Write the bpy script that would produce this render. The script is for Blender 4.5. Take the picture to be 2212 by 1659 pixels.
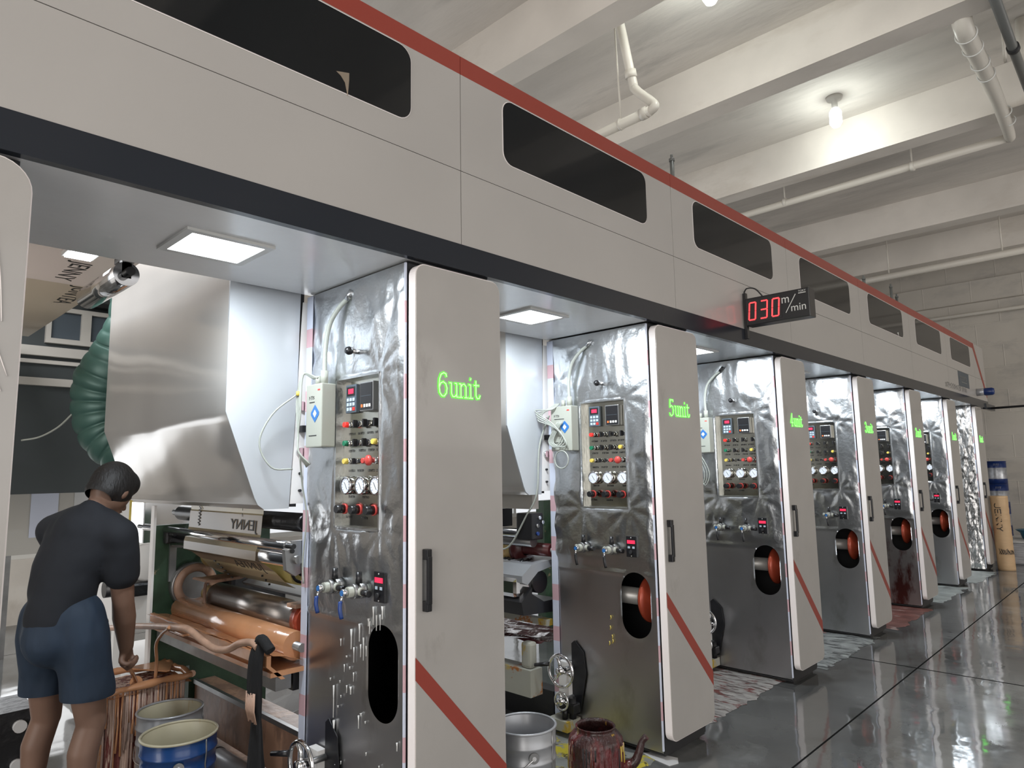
import bpy, bmesh, math, random
from mathutils import Vector, Matrix, noise

# ------------------------------------------------------------------ scene, camera, light
S = bpy.context.scene
for o in list(bpy.data.objects): bpy.data.objects.remove(o)
C = bpy.data.collections.new('print_hall'); S.collection.children.link(C)
S.view_settings.view_transform = 'Standard'; S.view_settings.look = 'None'
S.view_settings.gamma = 1.0; S.view_settings.use_curve_mapping = False
S.view_settings.exposure = 0.05
CAM = Vector((2.135, 0.0, 1.6))
cd = bpy.data.cameras.new('camera'); cam = bpy.data.objects.new('camera', cd); C.objects.link(cam)
cd.sensor_fit = 'HORIZONTAL'; cd.sensor_width = 36.0; cd.lens = 24.005; cd.clip_start = 0.05; cd.clip_end = 200
fw = Vector((-.68975605, .71318575, .12491064)).normalized()
dn = Vector((-.09871774, .07827445, -.99203222)); dn = (dn - fw*dn.dot(fw)).normalized()
rt = dn.cross(fw).normalized()
cam.matrix_world = Matrix(((rt.x, -dn.x, -fw.x, CAM.x), (rt.y, -dn.y, -fw.y, CAM.y), (rt.z, -dn.z, -fw.z, CAM.z), (0, 0, 0, 1)))
S.camera = cam
W = bpy.data.worlds.new('sky'); S.world = W; W.use_nodes = True
bgn = W.node_tree.nodes['Background']; bgn.inputs[0].default_value = (.93, .96, 1, 1); bgn.inputs[1].default_value = .9

def area(name, loc, target, sx, sy, power, col=(1, 1, 1)):
    d = bpy.data.lights.new(name, 'AREA'); d.shape = 'RECTANGLE'; d.size = sx; d.size_y = sy; d.energy = power; d.color = col
    o = bpy.data.objects.new(name, d); C.objects.link(o); o.location = loc
    o.rotation_euler = (Vector(target)-Vector(loc)).to_track_quat('-Z', 'Y').to_euler(); return o
area('daylight_right', (8.6, .5, 2.6), (0, .5, 3.3), 10, 4.2, 160, (1, .975, .95))
area('daylight_entrance', (2.6, -5.2, 2.5), (.6, 5, 2.8), 7.0, 4.4, 335, (1, .95, .89))
area('daylight_left', (-6.6, 3.0, 2.2), (0, 2.6, 1.0), 9, 3.2, 190, (.96, .98, 1))
area('far_wall_fill', (8.3, 11.8, 2.8), (4.0, 15.3, 4.2), 3.2, 3.2, 120, (1, .95, .88))  # added fill lamp that brightens the far block wall

area('far_ceiling_fill', (8.8, 9.5, 3.2), (2.5, 12, 5.6), 6, 2.4, 90, (1, .95, .89))  # added fill lamp aimed upward to lift the far ceiling

# ------------------------------------------------------------------ materials
def mat(name, col, rough=.5, metal=0., vary=0., vscale=4., bump=0., bscale=8., coat=0., emit=None, estr=0., stains=None, stretch=None, bdist=.02, bdetail=5, spec=None):
    m = bpy.data.materials.new(name); m.use_nodes = True; nt = m.node_tree; N = nt.nodes; L = nt.links
    b = N['Principled BSDF']
    b.inputs['Base Color'].default_value = (*col, 1); b.inputs['Roughness'].default_value = rough; b.inputs['Metallic'].default_value = metal
    if spec is not None: b.inputs['Specular IOR Level'].default_value = spec
    if coat: b.inputs['Coat Weight'].default_value = coat; b.inputs['Coat Roughness'].default_value = .08
    if emit: b.inputs['Emission Color'].default_value = (*emit, 1); b.inputs['Emission Strength'].default_value = estr
    if vary or bump or stains:
        tc = N.new('ShaderNodeTexCoord'); mp = N.new('ShaderNodeMapping'); L.new(tc.outputs['Object'], mp.inputs[0])
        if stretch: mp.inputs['Scale'].default_value = stretch
    cur = None
    if vary:
        n = N.new('ShaderNodeTexNoise'); n.inputs['Scale'].default_value = vscale; n.inputs['Detail'].default_value = 6; L.new(mp.outputs[0], n.inputs[0])
        r = N.new('ShaderNodeMapRange'); r.inputs[1].default_value = .3; r.inputs[2].default_value = .7; r.inputs[3].default_value = 1-vary; r.inputs[4].default_value = 1+vary
        L.new(n.outputs[0], r.inputs[0])
        mx = N.new('ShaderNodeVectorMath'); mx.operation = 'SCALE'; mx.inputs[0].default_value = col; L.new(r.outputs[0], mx.inputs['Scale'])
        cur = mx.outputs[0]
    for (scol, sc, th, soft, strc) in (stains or []):
        n = N.new('ShaderNodeTexNoise'); n.inputs['Scale'].default_value = sc; n.inputs['Detail'].default_value = 8; n.inputs['Roughness'].default_value = .65
        m2 = N.new('ShaderNodeMapping'); m2.inputs['Scale'].default_value = strc; m2.inputs['Location'].default_value = (scol[0]*9+sc, scol[1]*7, 3.3)
        L.new(tc.outputs['Object'], m2.inputs[0]); L.new(m2.outputs[0], n.inputs[0])
        r = N.new('ShaderNodeMapRange'); r.inputs[1].default_value = th; r.inputs[2].default_value = th+soft; L.new(n.outputs[0], r.inputs[0])
        mi = N.new('ShaderNodeMix'); mi.data_type = 'RGBA'; L.new(r.outputs[0], mi.inputs[0])
        if cur is None: mi.inputs[6].default_value = (*col, 1)
        else: L.new(cur, mi.inputs[6])
        mi.inputs[7].default_value = (*scol, 1); cur = mi.outputs[2]
    if cur is not None: L.new(cur, b.inputs['Base Color'])
    if bump:
        n = N.new('ShaderNodeTexNoise'); n.inputs['Scale'].default_value = bscale; n.inputs['Detail'].default_value = bdetail; L.new(mp.outputs[0], n.inputs[0])
        bp = N.new('ShaderNodeBump'); bp.inputs['Strength'].default_value = bump; bp.inputs['Distance'].default_value = bdist
        L.new(n.outputs[0], bp.inputs['Height']); L.new(bp.outputs[0], b.inputs['Normal'])
    return m

V1 = (1, 1, 1)
M = {}
M['fascia'] = mat('warm_grey_paint', (.44, .42, .40), .32, vary=.03, vscale=1.5, coat=.25)
M['door'] = mat('door_paint_under_film', (.41, .39, .37), .38, vary=.05, vscale=3, bump=.15, bscale=5, bdist=.006, coat=.35, stains=[((.32, .30, .28), 3, .62, .1, (1, 1, .5))])
M['edge'] = mat('pale_edge_trim', (.88, .82, .80), .45, bump=.2, bscale=30, bdist=.004)
M['band'] = mat('dark_navy_band', (.018, .022, .030), .2, spec=.3)
M['red'] = mat('brick_red_vinyl', (.30, .048, .032), .38)
M['darkglass'] = mat('smoked_acrylic', (.010, .0115, .013), .07, vary=.2, vscale=.8, spec=.3)
M['foil'] = mat('aluminium_foil', (.58, .595, .61), .28, 1., vary=.06, vscale=2, bump=.42, bscale=40, bdist=.005)
M['foilflat'] = mat('foil_over_sheet_metal', (.50, .50, .51), .34, 1., vary=.10, vscale=2.2, bump=.12, bscale=5, bdist=.02, stains=[((.36, .35, .34), 2.6, .56, .14, (1, 1, .6))])
M['foilrough'] = mat('crumpled_foil', (.60, .60, .60), .27, 1., bump=.7, bscale=16, bdist=.02, stretch=(1, 1, .45))
M['foilred'] = mat('foil_with_dried_ink', (.45, .43, .43), .30, 1., bump=.25, bscale=14, bdist=.006, stains=[((.16, .06, .055), 3.5, .53, .1, (1, 1, .4))])
M['inner'] = mat('black_cavity_steel', (.018, .018, .02), .5)
M['steel'] = mat('brushed_stainless_panel', (.42, .41, .36), .16, 1., vary=.22, vscale=4, bump=.15, bscale=3, bdist=.01)
M['chrome'] = mat('chrome', (.78, .78, .79), .10, 1.)
M['greymetal'] = mat('dull_grey_metal', (.30, .30, .30), .35, .8, vary=.15, vscale=9)
M['black'] = mat('black_plastic', (.012, .012, .014), .32)
M['rubber'] = mat('black_rubber', (.02, .02, .022), .6)
M['white'] = mat('white_plastic', (.72, .72, .70), .4)
M['cream'] = mat('cream_box_plastic', (.38, .39, .34), .42)
M['pink'] = mat('pink_tape', (.62, .40, .44), .4)
M['bluewhite'] = mat('pale_blue_tape', (.62, .66, .78), .35)
M['redbtn'] = mat('red_button', (.75, .03, .025), .3, emit=(1, .05, .03), estr=.25)
M['dullred'] = mat('dull_red_plastic', (.52, .06, .05), .4)
M['greenbtn'] = mat('green_button', (.01, .16, .08), .3)
M['yellowbtn'] = mat('yellow_button', (.68, .52, .10), .35)
M['gface'] = mat('gauge_face', (.75, .78, .84), .3)
M['blue'] = mat('blue_lever_vinyl', (.012, .045, .20), .3)
M['logo'] = mat('blue_logo_ink', (.03, .15, .42), .4)
M['keypad'] = mat('slate_keypad', (.07, .09, .11), .45)
M['keys'] = mat('pale_keys', (.42, .50, .58), .5)
M['orange'] = mat('orange_plastic', (.60, .15, .04), .5)
M['ledred'] = mat('red_led_segments', (.6, .02, .02), .4, emit=(1, .045, .05), estr=2.6)
M['ledpink'] = mat('red_led_display', (.6, .02, .05), .4, emit=(1, .03, .10), estr=.8)
M['sign'] = mat('green_lit_sign', (.05, .7, .02), .4, emit=(.10, 1, .03), estr=1.5)
M['signcore'] = mat('green_lit_sign_core', (.3, 1, .2), .4, emit=(.35, 1, .30), estr=1.4)
M['diffuser'] = mat('led_diffuser', (.9, .9, .9), .5, emit=(.93, .97, 1), estr=9.)
M['bulb'] = mat('bulb_glass', (.9, .9, .9), .5, emit=(.95, 1, .96), estr=6.)
M['soffit'] = mat('glossy_soffit_sheet', (.80, .80, .80), .2, .1, bump=.2, bscale=2.2, bdist=.03)
M['hoodfront'] = mat('polished_hood_skin', (.60, .58, .555), .13, .22, bump=.55, bscale=1.5, bdist=.05, bdetail=.6)
M['hoodside'] = mat('satin_hood_side', (.52, .545, .575), .36, .25, vary=.02)
M['plaster'] = mat('painted_concrete', (.74, .695, .64), .85, vary=.10, vscale=1.3, bump=.35, bscale=3, bdist=.03, stains=[((.63, .58, .52), 1.2, .54, .12, (.35, 1.2, 1))])
M['slab'] = mat('rough_painted_slab', (.62, .58, .535), .9, vary=.13, vscale=1.1, bump=.5, bscale=4, bdist=.03, stretch=(.5, 1.6, 1), stains=[((.51, .48, .445), 1.6, .53, .14, (.4, 1.6, 1))])
M['pvc'] = mat('white_pvc_pipe', (.70, .665, .60), .35)
M['greypipe'] = mat('grey_pipe', (.14, .145, .14), .4)
M['skin'] = mat('skin', (.20, .115, .08), .5, vary=.06, vscale=9)
M['hair'] = mat('black_hair', (.009, .008, .008), .55, bump=.8, bscale=90, bdist=.006, stretch=(1, 1, .3))
M['shirt'] = mat('navy_black_cotton', (.010, .012, .017), .85, vary=.12, vscale=5, bump=.6, bscale=4, bdist=.05, bdetail=2)
M['shorts'] = mat('dark_blue_shorts', (.013, .026, .048), .75, vary=.22, vscale=5, bump=.7, bscale=5, bdist=.05, bdetail=2, stretch=(1.4, 1.4, .6))
M['ink'] = mat('wet_peach_ink', (.55, .27, .135), .2, vary=.10, vscale=6, bump=.35, bscale=9, bdist=.012, coat=.5)
M['inkstain'] = mat('ink_stained_steel', (.33, .20, .14), .38, vary=.25, vscale=7, bump=.3, bscale=20, bdist=.01, stains=[((.50, .30, .20), 5, .52, .06, (1, 1, .35)), ((.09, .02, .015), 4, .60, .05, (1, 1, .5))])
M['driprun'] = mat('pale_dried_ink_run', (.40, .285, .235), .5, vary=.2, vscale=14)
M['drips'] = mat('dried_ink_runs', (.13, .030, .024), .5, vary=.25, vscale=8, bump=1., bscale=9, bdist=.03, stretch=(4, 4, .35), stains=[((.46, .32, .25), 9, .47, .05, (3.4, 3.4, .35))])
M['gravure'] = mat('engraved_cylinder', (.33, .30, .28), .26, .9, vary=.05)
M['green'] = mat('green_machine_frame', (.022, .052, .026), .5, vary=.3, vscale=10, bump=.3, bscale=30, bdist=.006, stains=[((.22, .17, .10), 11, .63, .04, V1)])
M['yellowroll'] = mat('stained_rubber_roller', (.52, .44, .16), .35, vary=.15, vscale=3, stains=[((.45, .20, .10), 3, .55, .15, V1), ((.16, .24, .12), 4, .60, .12, V1)])
M['ductgreen'] = mat('green_flexible_duct', (.055, .125, .105), .4, .2)
M['darkcab'] = mat('dark_slate_cabinet', (.042, .05, .052), .5, vary=.05)
M['barwhite'] = mat('off_white_bar', (.50, .48, .44), .5)
M['film'] = mat('printed_film_cream', (.74, .66, .48), .24, coat=.4)
M['filmup'] = mat('printed_film_grey_beige', (.52, .475, .44), .24, coat=.4)
M['filmfar'] = mat('printed_film_beige', (.44, .395, .335), .24, coat=.4)
M['filmtan'] = mat('printed_film_tan', (.52, .43, .33), .24, coat=.4)
for q in ('film', 'filmtan', 'filmup', 'filmfar'):
    nt_ = M[q].node_tree; pb = nt_.nodes['Principled BSDF']; tl = nt_.nodes.new('ShaderNodeBsdfTranslucent'); tl.inputs[0].default_value = pb.inputs['Base Color'].default_value
    mx_ = nt_.nodes.new('ShaderNodeMixShader'); mx_.inputs[0].default_value = .45; nt_.links.new(pb.outputs[0], mx_.inputs[1]); nt_.links.new(tl.outputs[0], mx_.inputs[2]); nt_.links.new(mx_.outputs[0], nt_.nodes['Material Output'].inputs[0])
M['filmink'] = mat('black_print', (.02, .018, .016), .5)
M['bright'] = mat('white_painted_machine', (.82, .80, .78), .5)
M['darkmech'] = mat('dark_oily_mechanism', (.03, .03, .032), .3, .4, bump=.5, bscale=20, bdist=.01)
M['maroon'] = mat('maroon_inked_roller', (.075, .014, .014), .3, bump=.3, bscale=20, bdist=.006)
M['maroonfloor'] = mat('maroon_inked_pan', (.055, .016, .018), .25, vary=.4, vscale=10, bump=1, bscale=9, bdist=.03, coat=.4)
M['yellowstain'] = mat('yellow_stained_beam', (.40, .395, .34), .5, vary=.1, stains=[((.50, .34, .04), 3.2, .57, .04, (1, 1, .7)), ((.38, .13, .02), 6, .58, .04, V1)])
M['bluepail'] = mat('blue_pail_enamel', (.010, .055, .20), .3, coat=.3)
M['pailin'] = mat('stained_pail_lining', (.50, .46, .33), .4, vary=.1, stains=[((.42, .24, .07), 5, .60, .06, (2, 2, .4))])
M['greypail'] = mat('galvanised_pail', (.42, .43, .45), .34, .4, vary=.06)
M['kettle'] = mat('ink_crusted_kettle', (.040, .014, .013), .42, vary=.4, vscale=9, bump=1, bscale=22, bdist=.03, coat=.3, stretch=(1, 1, .5), stains=[((.12, .010, .012), 5, .52, .08, (1.5, 1.5, .4)), ((.45, .26, .03), 8, .66, .02, (2.5, 2.5, .25)), ((.30, .27, .24), 14, .68, .03, (1, 1, .4))])
M['mat6'] = mat('yellow_spattered_floor_sheet', (.23, .235, .22), .5, vary=.2, vscale=6, bump=.5, bscale=14, bdist=.01, stains=[((.48, .40, .03), 7, .52, .04, V1), ((.05, .04, .03), 9, .58, .04, V1)])
M['mat5'] = mat('ink_swirled_floor_paper', (.30, .285, .27), .4, vary=.3, vscale=9, bump=1, bscale=8, bdist=.02, stretch=(1, 2.5, 1), stains=[((.10, .08, .075), 9, .53, .04, (.8, 3.2, 1)), ((.13, .035, .03), 5, .54, .05, (1, 2, 1)), ((.40, .20, .07), 8, .68, .04, V1)])
M['mat4'] = mat('grey_ink_floor_paper', (.25, .265, .26), .4, vary=.3, vscale=8, bump=1, bscale=7, bdist=.02, stains=[((.07, .075, .075), 9, .52, .04, (.8, 3, 1)), ((.35, .12, .11), 4, .64, .05, V1)])
M['mat3'] = mat('red_stained_floor_paper', (.15, .062, .052), .4, vary=.35, vscale=6, bump=.8, bscale=8, bdist=.02, stains=[((.36, .28, .26), 4, .58, .04, (1, 2, 1))])
M['mat2'] = mat('pale_floor_paper', (.33, .36, .35), .35, vary=.2, vscale=5, bump=.8, bscale=6, bdist=.02, stains=[((.13, .14, .14), 8, .56, .05, (.8, 3, 1))])
M['kraft'] = mat('kraft_paper_wrap', (.58, .39, .22), .55, vary=.05, bump=.5, bscale=6, bdist=.012, stretch=(1, 1, 3))
M['foam'] = mat('stacked_film_bales', (.55, .55, .58), .4, bump=1, bscale=5, bdist=.04, stretch=(1, 1, 9), vary=.2, vscale=6)
M['candrum'] = mat('tinplate_label', (.42, .43, .46), .35, .5, vary=.25, vscale=14)
M['candblue'] = mat('navy_can_enamel', (.010, .030, .14), .3)
M['teal'] = mat('teal_basin_plastic', (.01, .10, .17), .3)
M['rollergrey'] = mat('pale_spindle', (.45, .44, .42), .3, .3)
M['amber'] = mat('brown_flange', (.36, .06, .03), .25, .2)
M['rag'] = mat('black_rag_cloth', (.010, .010, .011), .9, bump=.8, bscale=12, bdist=.02, stretch=(3, 3, .4))
M['hose'] = mat('ink_coated_hose', (.48, .30, .215), .4, bump=.5, bscale=22, bdist=.006, vary=.15, vscale=18)
M['cable'] = mat('pale_grey_cable', (.38, .40, .36), .5)
M['sheet'] = mat('paper_scrap', (.62, .62, .62), .5)

def floor_material():
    m = mat('polished_terrazzo', (.105, .107, .106), .13, vary=.38, vscale=1.1, coat=.0, stains=[((.19, .195, .192), .9, .50, .16, (1, 1, 1)), ((.075, .072, .068), 1.7, .55, .12, (1, .6, 1))])
    nt = m.node_tree; N = nt.nodes; L = nt.links; b = N['Principled BSDF']; src = b.inputs['Base Color'].links[0].from_socket
    tc = N.new('ShaderNodeTexCoord'); sp = N.new('ShaderNodeSeparateXYZ'); L.new(tc.outputs['Object'], sp.inputs[0])
    def line(sock, at, w, period):
        a = N.new('ShaderNodeMath'); a.operation = 'SUBTRACT'; L.new(sock, a.inputs[0]); a.inputs[1].default_value = at
        p = N.new('ShaderNodeMath'); p.operation = 'PINGPONG'; L.new(a.outputs[0], p.inputs[0]); p.inputs[1].default_value = period/2
        c = N.new('ShaderNodeMath'); c.operation = 'LESS_THAN'; L.new(p.outputs[0], c.inputs[0]); c.inputs[1].default_value = w; return c.outputs[0]
    a = N.new('ShaderNodeMath'); a.operation = 'MAXIMUM'; L.new(line(sp.outputs[0], .495, .006, 6.2), a.inputs[0]); L.new(line(sp.outputs[1], 6.23, .010, 6.25), a.inputs[1])
    mi = N.new('ShaderNodeMix'); mi.data_type = 'RGBA'; L.new(a.outputs[0], mi.inputs[0]); L.new(src, mi.inputs[6]); mi.inputs[7].default_value = (.012, .012, .012, 1)
    jm = a.outputs[0]
    L.new(mi.outputs[2], b.inputs['Base Color'])
    n = N.new('ShaderNodeTexNoise'); n.inputs['Scale'].default_value = 1.6; n.inputs['Detail'].default_value = 5; L.new(tc.outputs['Object'], n.inputs[0])
    r = N.new('ShaderNodeMapRange'); r.inputs[1].default_value = .35; r.inputs[2].default_value = .7; r.inputs[3].default_value = .035; r.inputs[4].default_value = .13
    L.new(n.outputs[0], r.inputs[0]); ad = N.new('ShaderNodeMath'); ad.operation = 'MAXIMUM'; L.new(r.outputs[0], ad.inputs[0]); L.new(jm, ad.inputs[1]); L.new(ad.outputs[0], b.inputs['Roughness'])
    sp2 = N.new('ShaderNodeMapRange'); L.new(jm, sp2.inputs[0]); sp2.inputs[3].default_value = .5; sp2.inputs[4].default_value = 0; L.new(sp2.outputs[0], b.inputs['Specular IOR Level'])
    n2 = N.new('ShaderNodeTexNoise'); n2.inputs['Scale'].default_value = 3.2; L.new(tc.outputs['Object'], n2.inputs[0])
    bp = N.new('ShaderNodeBump'); bp.inputs['Strength'].default_value = .16; bp.inputs['Distance'].default_value = .02; L.new(n2.outputs[0], bp.inputs['Height']); L.new(bp.outputs[0], b.inputs['Normal'])
    b.inputs['IOR'].default_value = 2.0
    return m
M['floor'] = floor_material()

def wall_material():
    m = mat('whitewashed_block_wall', (.55, .515, .465), .9, vary=.09, vscale=.9, stains=[((.44, .415, .385), 1.1, .52, .14, (1, 1, 2))])
    nt = m.node_tree; N = nt.nodes; L = nt.links; b = N['Principled BSDF']; src = b.inputs['Base Color'].links[0].from_socket
    tc = N.new('ShaderNodeTexCoord'); mp = N.new('ShaderNodeMapping'); mp.inputs['Rotation'].default_value = (math.pi/2, 0, 0); L.new(tc.outputs['Object'], mp.inputs[0])
    k = N.new('ShaderNodeTexBrick'); k.inputs['Scale'].default_value = 1; k.inputs['Brick Width'].default_value = .8; k.inputs['Row Height'].default_value = .42
    k.inputs['Mortar Size'].default_value = .012; k.inputs['Mortar Smooth'].default_value = .6; L.new(mp.outputs[0], k.inputs[0])
    k.inputs['Color1'].default_value = (1, 1, 1, 1); k.inputs['Color2'].default_value = (.95, .95, .95, 1); k.inputs['Mortar'].default_value = (1.05, 1.05, 1.05, 1)
    mx = N.new('ShaderNodeMix'); mx.data_type = 'RGBA'; mx.blend_type = 'MULTIPLY'; mx.inputs[0].default_value = .8; L.new(src, mx.inputs[6]); L.new(k.outputs[0], mx.inputs[7]); L.new(mx.outputs[2], b.inputs['Base Color'])
    bp = N.new('ShaderNodeBump'); bp.inputs['Strength'].default_value = .5; bp.inputs['Distance'].default_value = .01; L.new(k.outputs[1], bp.inputs['Height']); L.new(bp.outputs[0], b.inputs['Normal'])
    return m
M['wall'] = wall_material()

# ------------------------------------------------------------------ mesh helpers
class B:
    """collects shapes; every shape may carry its own material"""
    def __init__(s): s.bm = bmesh.new(); s.mats = []
    def mi(s, m):
        m = M[m] if isinstance(m, str) else m
        if m not in s.mats: s.mats.append(m)
        return s.mats.index(m)
    def faces(s, vs, fs, m, smooth=False):
        i = s.mi(m); v = [s.bm.verts.new(p) for p in vs]
        for f in fs:
            try: g = s.bm.faces.new([v[k] for k in f]); g.material_index = i; g.smooth = smooth
            except ValueError: pass
        return v
    def box(s, x0, x1, y0, y1, z0, z1, m, bev=0.):
        if bev <= 0:
            s.faces([(x, y, z) for x in (x0, x1) for y in (y0, y1) for z in (z0, z1)], [(0, 1, 3, 2), (4, 6, 7, 5), (0, 4, 5, 1), (2, 3, 7, 6), (0, 2, 6, 4), (1, 5, 7, 3)], m)
        else:
            t = bmesh.new(); bmesh.ops.create_cube(t, size=1)
            for v in t.verts: v.co = Vector(((x0+x1)/2+v.co.x*(x1-x0), (y0+y1)/2+v.co.y*(y1-y0), (z0+z1)/2+v.co.z*(z1-z0)))
            bmesh.ops.bevel(t, geom=list(t.edges), offset=bev, segments=2, affect='EDGES', profile=.6)
            s.merge(t, m, False)
        return s
    def merge(s, t, m, smooth=True, mtx=None):
        i = s.mi(m); t.verts.ensure_lookup_table(); t.verts.index_update()
        v = [s.bm.verts.new((mtx @ q.co) if mtx else q.co) for q in t.verts]
        for f in t.faces:
            try: g = s.bm.faces.new([v[q.index] for q in f.verts]); g.material_index = i; g.smooth = smooth
            except ValueError: pass
        t.free(); return s
    def prism(s, poly, axis, a, b, m, msides=None, smooth=False):
        """poly: 2D points in the other two axes (x:(y,z) y:(x,z) z:(x,y))"""
        def P(u, v, w): return (w, u, v) if axis == 'x' else ((u, w, v) if axis == 'y' else (u, v, w))
        n = len(poly); vs = [P(u, v, a) for u, v in poly]+[P(u, v, b) for u, v in poly]
        i = s.mi(m); j = s.mi(msides or m); V = [s.bm.verts.new(p) for p in vs]
        f = s.bm.faces.new(V[:n][::-1]); f.material_index = i; f = s.bm.faces.new(V[n:]); f.material_index = i
        for k in range(n):
            f = s.bm.faces.new([V[k], V[(k+1) % n], V[n+(k+1) % n], V[n+k]]); f.material_index = j; f.smooth = smooth
        return s
    def tube(s, pts, r, m, seg=10, caps=True, rfun=None):
        pts = [Vector(p) for p in pts]; rings = []; n = len(pts); up = None
        for k, p in enumerate(pts):
            t = (pts[min(k+1, n-1)]-pts[max(k-1, 0)]).normalized()
            if up is None: up = Vector((0, 0, 1)) if abs(t.z) < .9 else Vector((1, 0, 0))
            a = t.cross(up).normalized(); b = a.cross(t).normalized(); up = b
            rr = rfun(k/(n-1)) if rfun else (r[k] if isinstance(r, (list, tuple)) else r)
            rings.append([p+a*rr*math.cos(2*math.pi*q/seg)+b*rr*math.sin(2*math.pi*q/seg) for q in range(seg)])
        vs = [v for R in rings for v in R]; fs = [(k*seg+q, k*seg+(q+1) % seg, (k+1)*seg+(q+1) % seg, (k+1)*seg+q) for k in range(n-1) for q in range(seg)]
        if caps: fs += [tuple(range(seg))[::-1], tuple((n-1)*seg+q for q in range(seg))]
        s.faces(vs, fs, m, True)
        for f in s.bm.faces[-2:] if caps else []: f.smooth = False
        return s
    def cyl(s, p0, p1, r, m, seg=20, r2=None):
        p0, p1 = Vector(p0), Vector(p1); t = (p1-p0).normalized(); up = Vector((0, 0, 1)) if abs(t.z) < .9 else Vector((1, 0, 0))
        a = t.cross(up).normalized(); b = a.cross(t); r2 = r if r2 is None else r2; i = s.mi(m)
        A = [s.bm.verts.new(p0+(a*math.cos(q)+b*math.sin(q))*r) for q in [2*math.pi*k/seg for k in range(seg)]]
        Z = [s.bm.verts.new(p1+(a*math.cos(q)+b*math.sin(q))*r2) for q in [2*math.pi*k/seg for k in range(seg)]]
        for k in range(seg):
            f = s.bm.faces.new([A[k], A[(k+1) % seg], Z[(k+1) % seg], Z[k]]); f.smooth = True; f.material_index = i
        f = s.bm.faces.new(A[::-1]); f.material_index = i; f = s.bm.faces.new(Z); f.material_index = i
        return s
    def lathe(s, prof, m, org=(0, 0, 0), axis='z', seg=32):
        """prof: (radius, height) list; closed at zero radii"""
        o = Vector(org)
        def P(r, h, q):
            c, n = r*math.cos(q), r*math.sin(q)
            return o+(Vector((c, n, h)) if axis == 'z' else (Vector((h, c, n)) if axis == 'x' else Vector((n, h, c))))
        vs = [P(r, h, 2*math.pi*k/seg) for r, h in prof for k in range(seg)]
        fs = [(a*seg+k, a*seg+(k+1) % seg, (a+1)*seg+(k+1) % seg, (a+1)*seg+k) for a in range(len(prof)-1) for k in range(seg)]
        s.faces(vs, fs, m, True); return s
    def torus(s, c, R, r, m, axis='y', seg=32, ss=8, squash=1.):
        c = Vector(c); vs = []
        for k in range(seg):
            q = 2*math.pi*k/seg
            for j in range(ss):
                w = 2*math.pi*j/ss; u = (R+r*math.cos(w))*math.cos(q); v = (R+r*math.cos(w))*math.sin(q); h = r*math.sin(w)
                vs.append(c+(Vector((u, h, v)) if axis == 'y' else (Vector((h, u, v)) if axis == 'x' else Vector((u, v, h)))))
        s.faces(vs, [(k*ss+j, ((k+1) % seg)*ss+j, ((k+1) % seg)*ss+(j+1) % ss, k*ss+(j+1) % ss) for k in range(seg) for j in range(ss)], m, True); return s
    def stroke(s, pts, w, plane, d0, d1, m):
        """flat poly-line of width w in a plane given by function (u,v,d)->xyz, from depth d0 to d1"""
        for (a, b) in zip(pts[:-1], pts[1:]):
            a, b = Vector((*a, 0)), Vector((*b, 0)); t = (b-a)
            if t.length < 1e-6: continue
            t.normalize(); n = Vector((-t.y, t.x, 0))*w/2; e = t*w*.35
            q = [a-n-e, b-n+e, b+n+e, a+n-e]
            s.faces([plane(p.x, p.y, d) for d in (d0, d1) for p in q], [(3, 2, 1, 0), (4, 5, 6, 7), (0, 1, 5, 4), (1, 2, 6, 5), (2, 3, 7, 6), (3, 0, 4, 7)], m)
        return s
    def mesh(s, name):
        bmesh.ops.recalc_face_normals(s.bm, faces=s.bm.faces)
        me = bpy.data.meshes.new(name); s.bm.to_mesh(me); s.bm.free()
        for m in s.mats: me.materials.append(m)
        return me
    def obj(s, name, parent=None): return put(name, s.mesh(name), parent)

def put(name, me, parent=None):
    o = bpy.data.objects.new(name, me); C.objects.link(o)
    if parent: o.parent = parent
    return o
def thing(name, label, cat, loc=(0, 0, 0), group=None):
    o = bpy.data.objects.new(name, None); C.objects.link(o); o.location = loc; o.empty_display_size = .1
    return tag(o, label, cat, group)
def tag(o, label, cat, group=None, kind=None):
    o['label'] = label; o['category'] = cat; o['kind'] = 'thing'
    if group: o['group'] = group
    if kind: o['kind'] = kind
    return o
def struct(o): o['kind'] = 'structure'; return o
def rrect(u0, u1, v0, v1, r, n=5):
    out = []
    for cu, cv, a in ((u1-r, v0+r, -90), (u1-r, v1-r, 0), (u0+r, v1-r, 90), (u0+r, v0+r, 180)):
        out += [(cu+r*math.cos(math.radians(a+90*k/n)), cv+r*math.sin(math.radians(a+90*k/n))) for k in range(n+1)]
    return out
def bez(pts, n=8):
    """smooth curve through the points"""
    P = [Vector(p) for p in pts]; P = [2*P[0]-P[1]]+P+[2*P[-1]-P[-2]]; out = []
    for k in range(1, len(P)-2):
        a, b, c, d = P[k-1:k+3]
        for j in range(n):
            t = j/n; out.append(.5*((2*b)+(c-a)*t+(2*a-5*b+4*c-d)*t*t+(3*b-a-3*c+d)*t**3))
    return out+[P[-2]]
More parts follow.
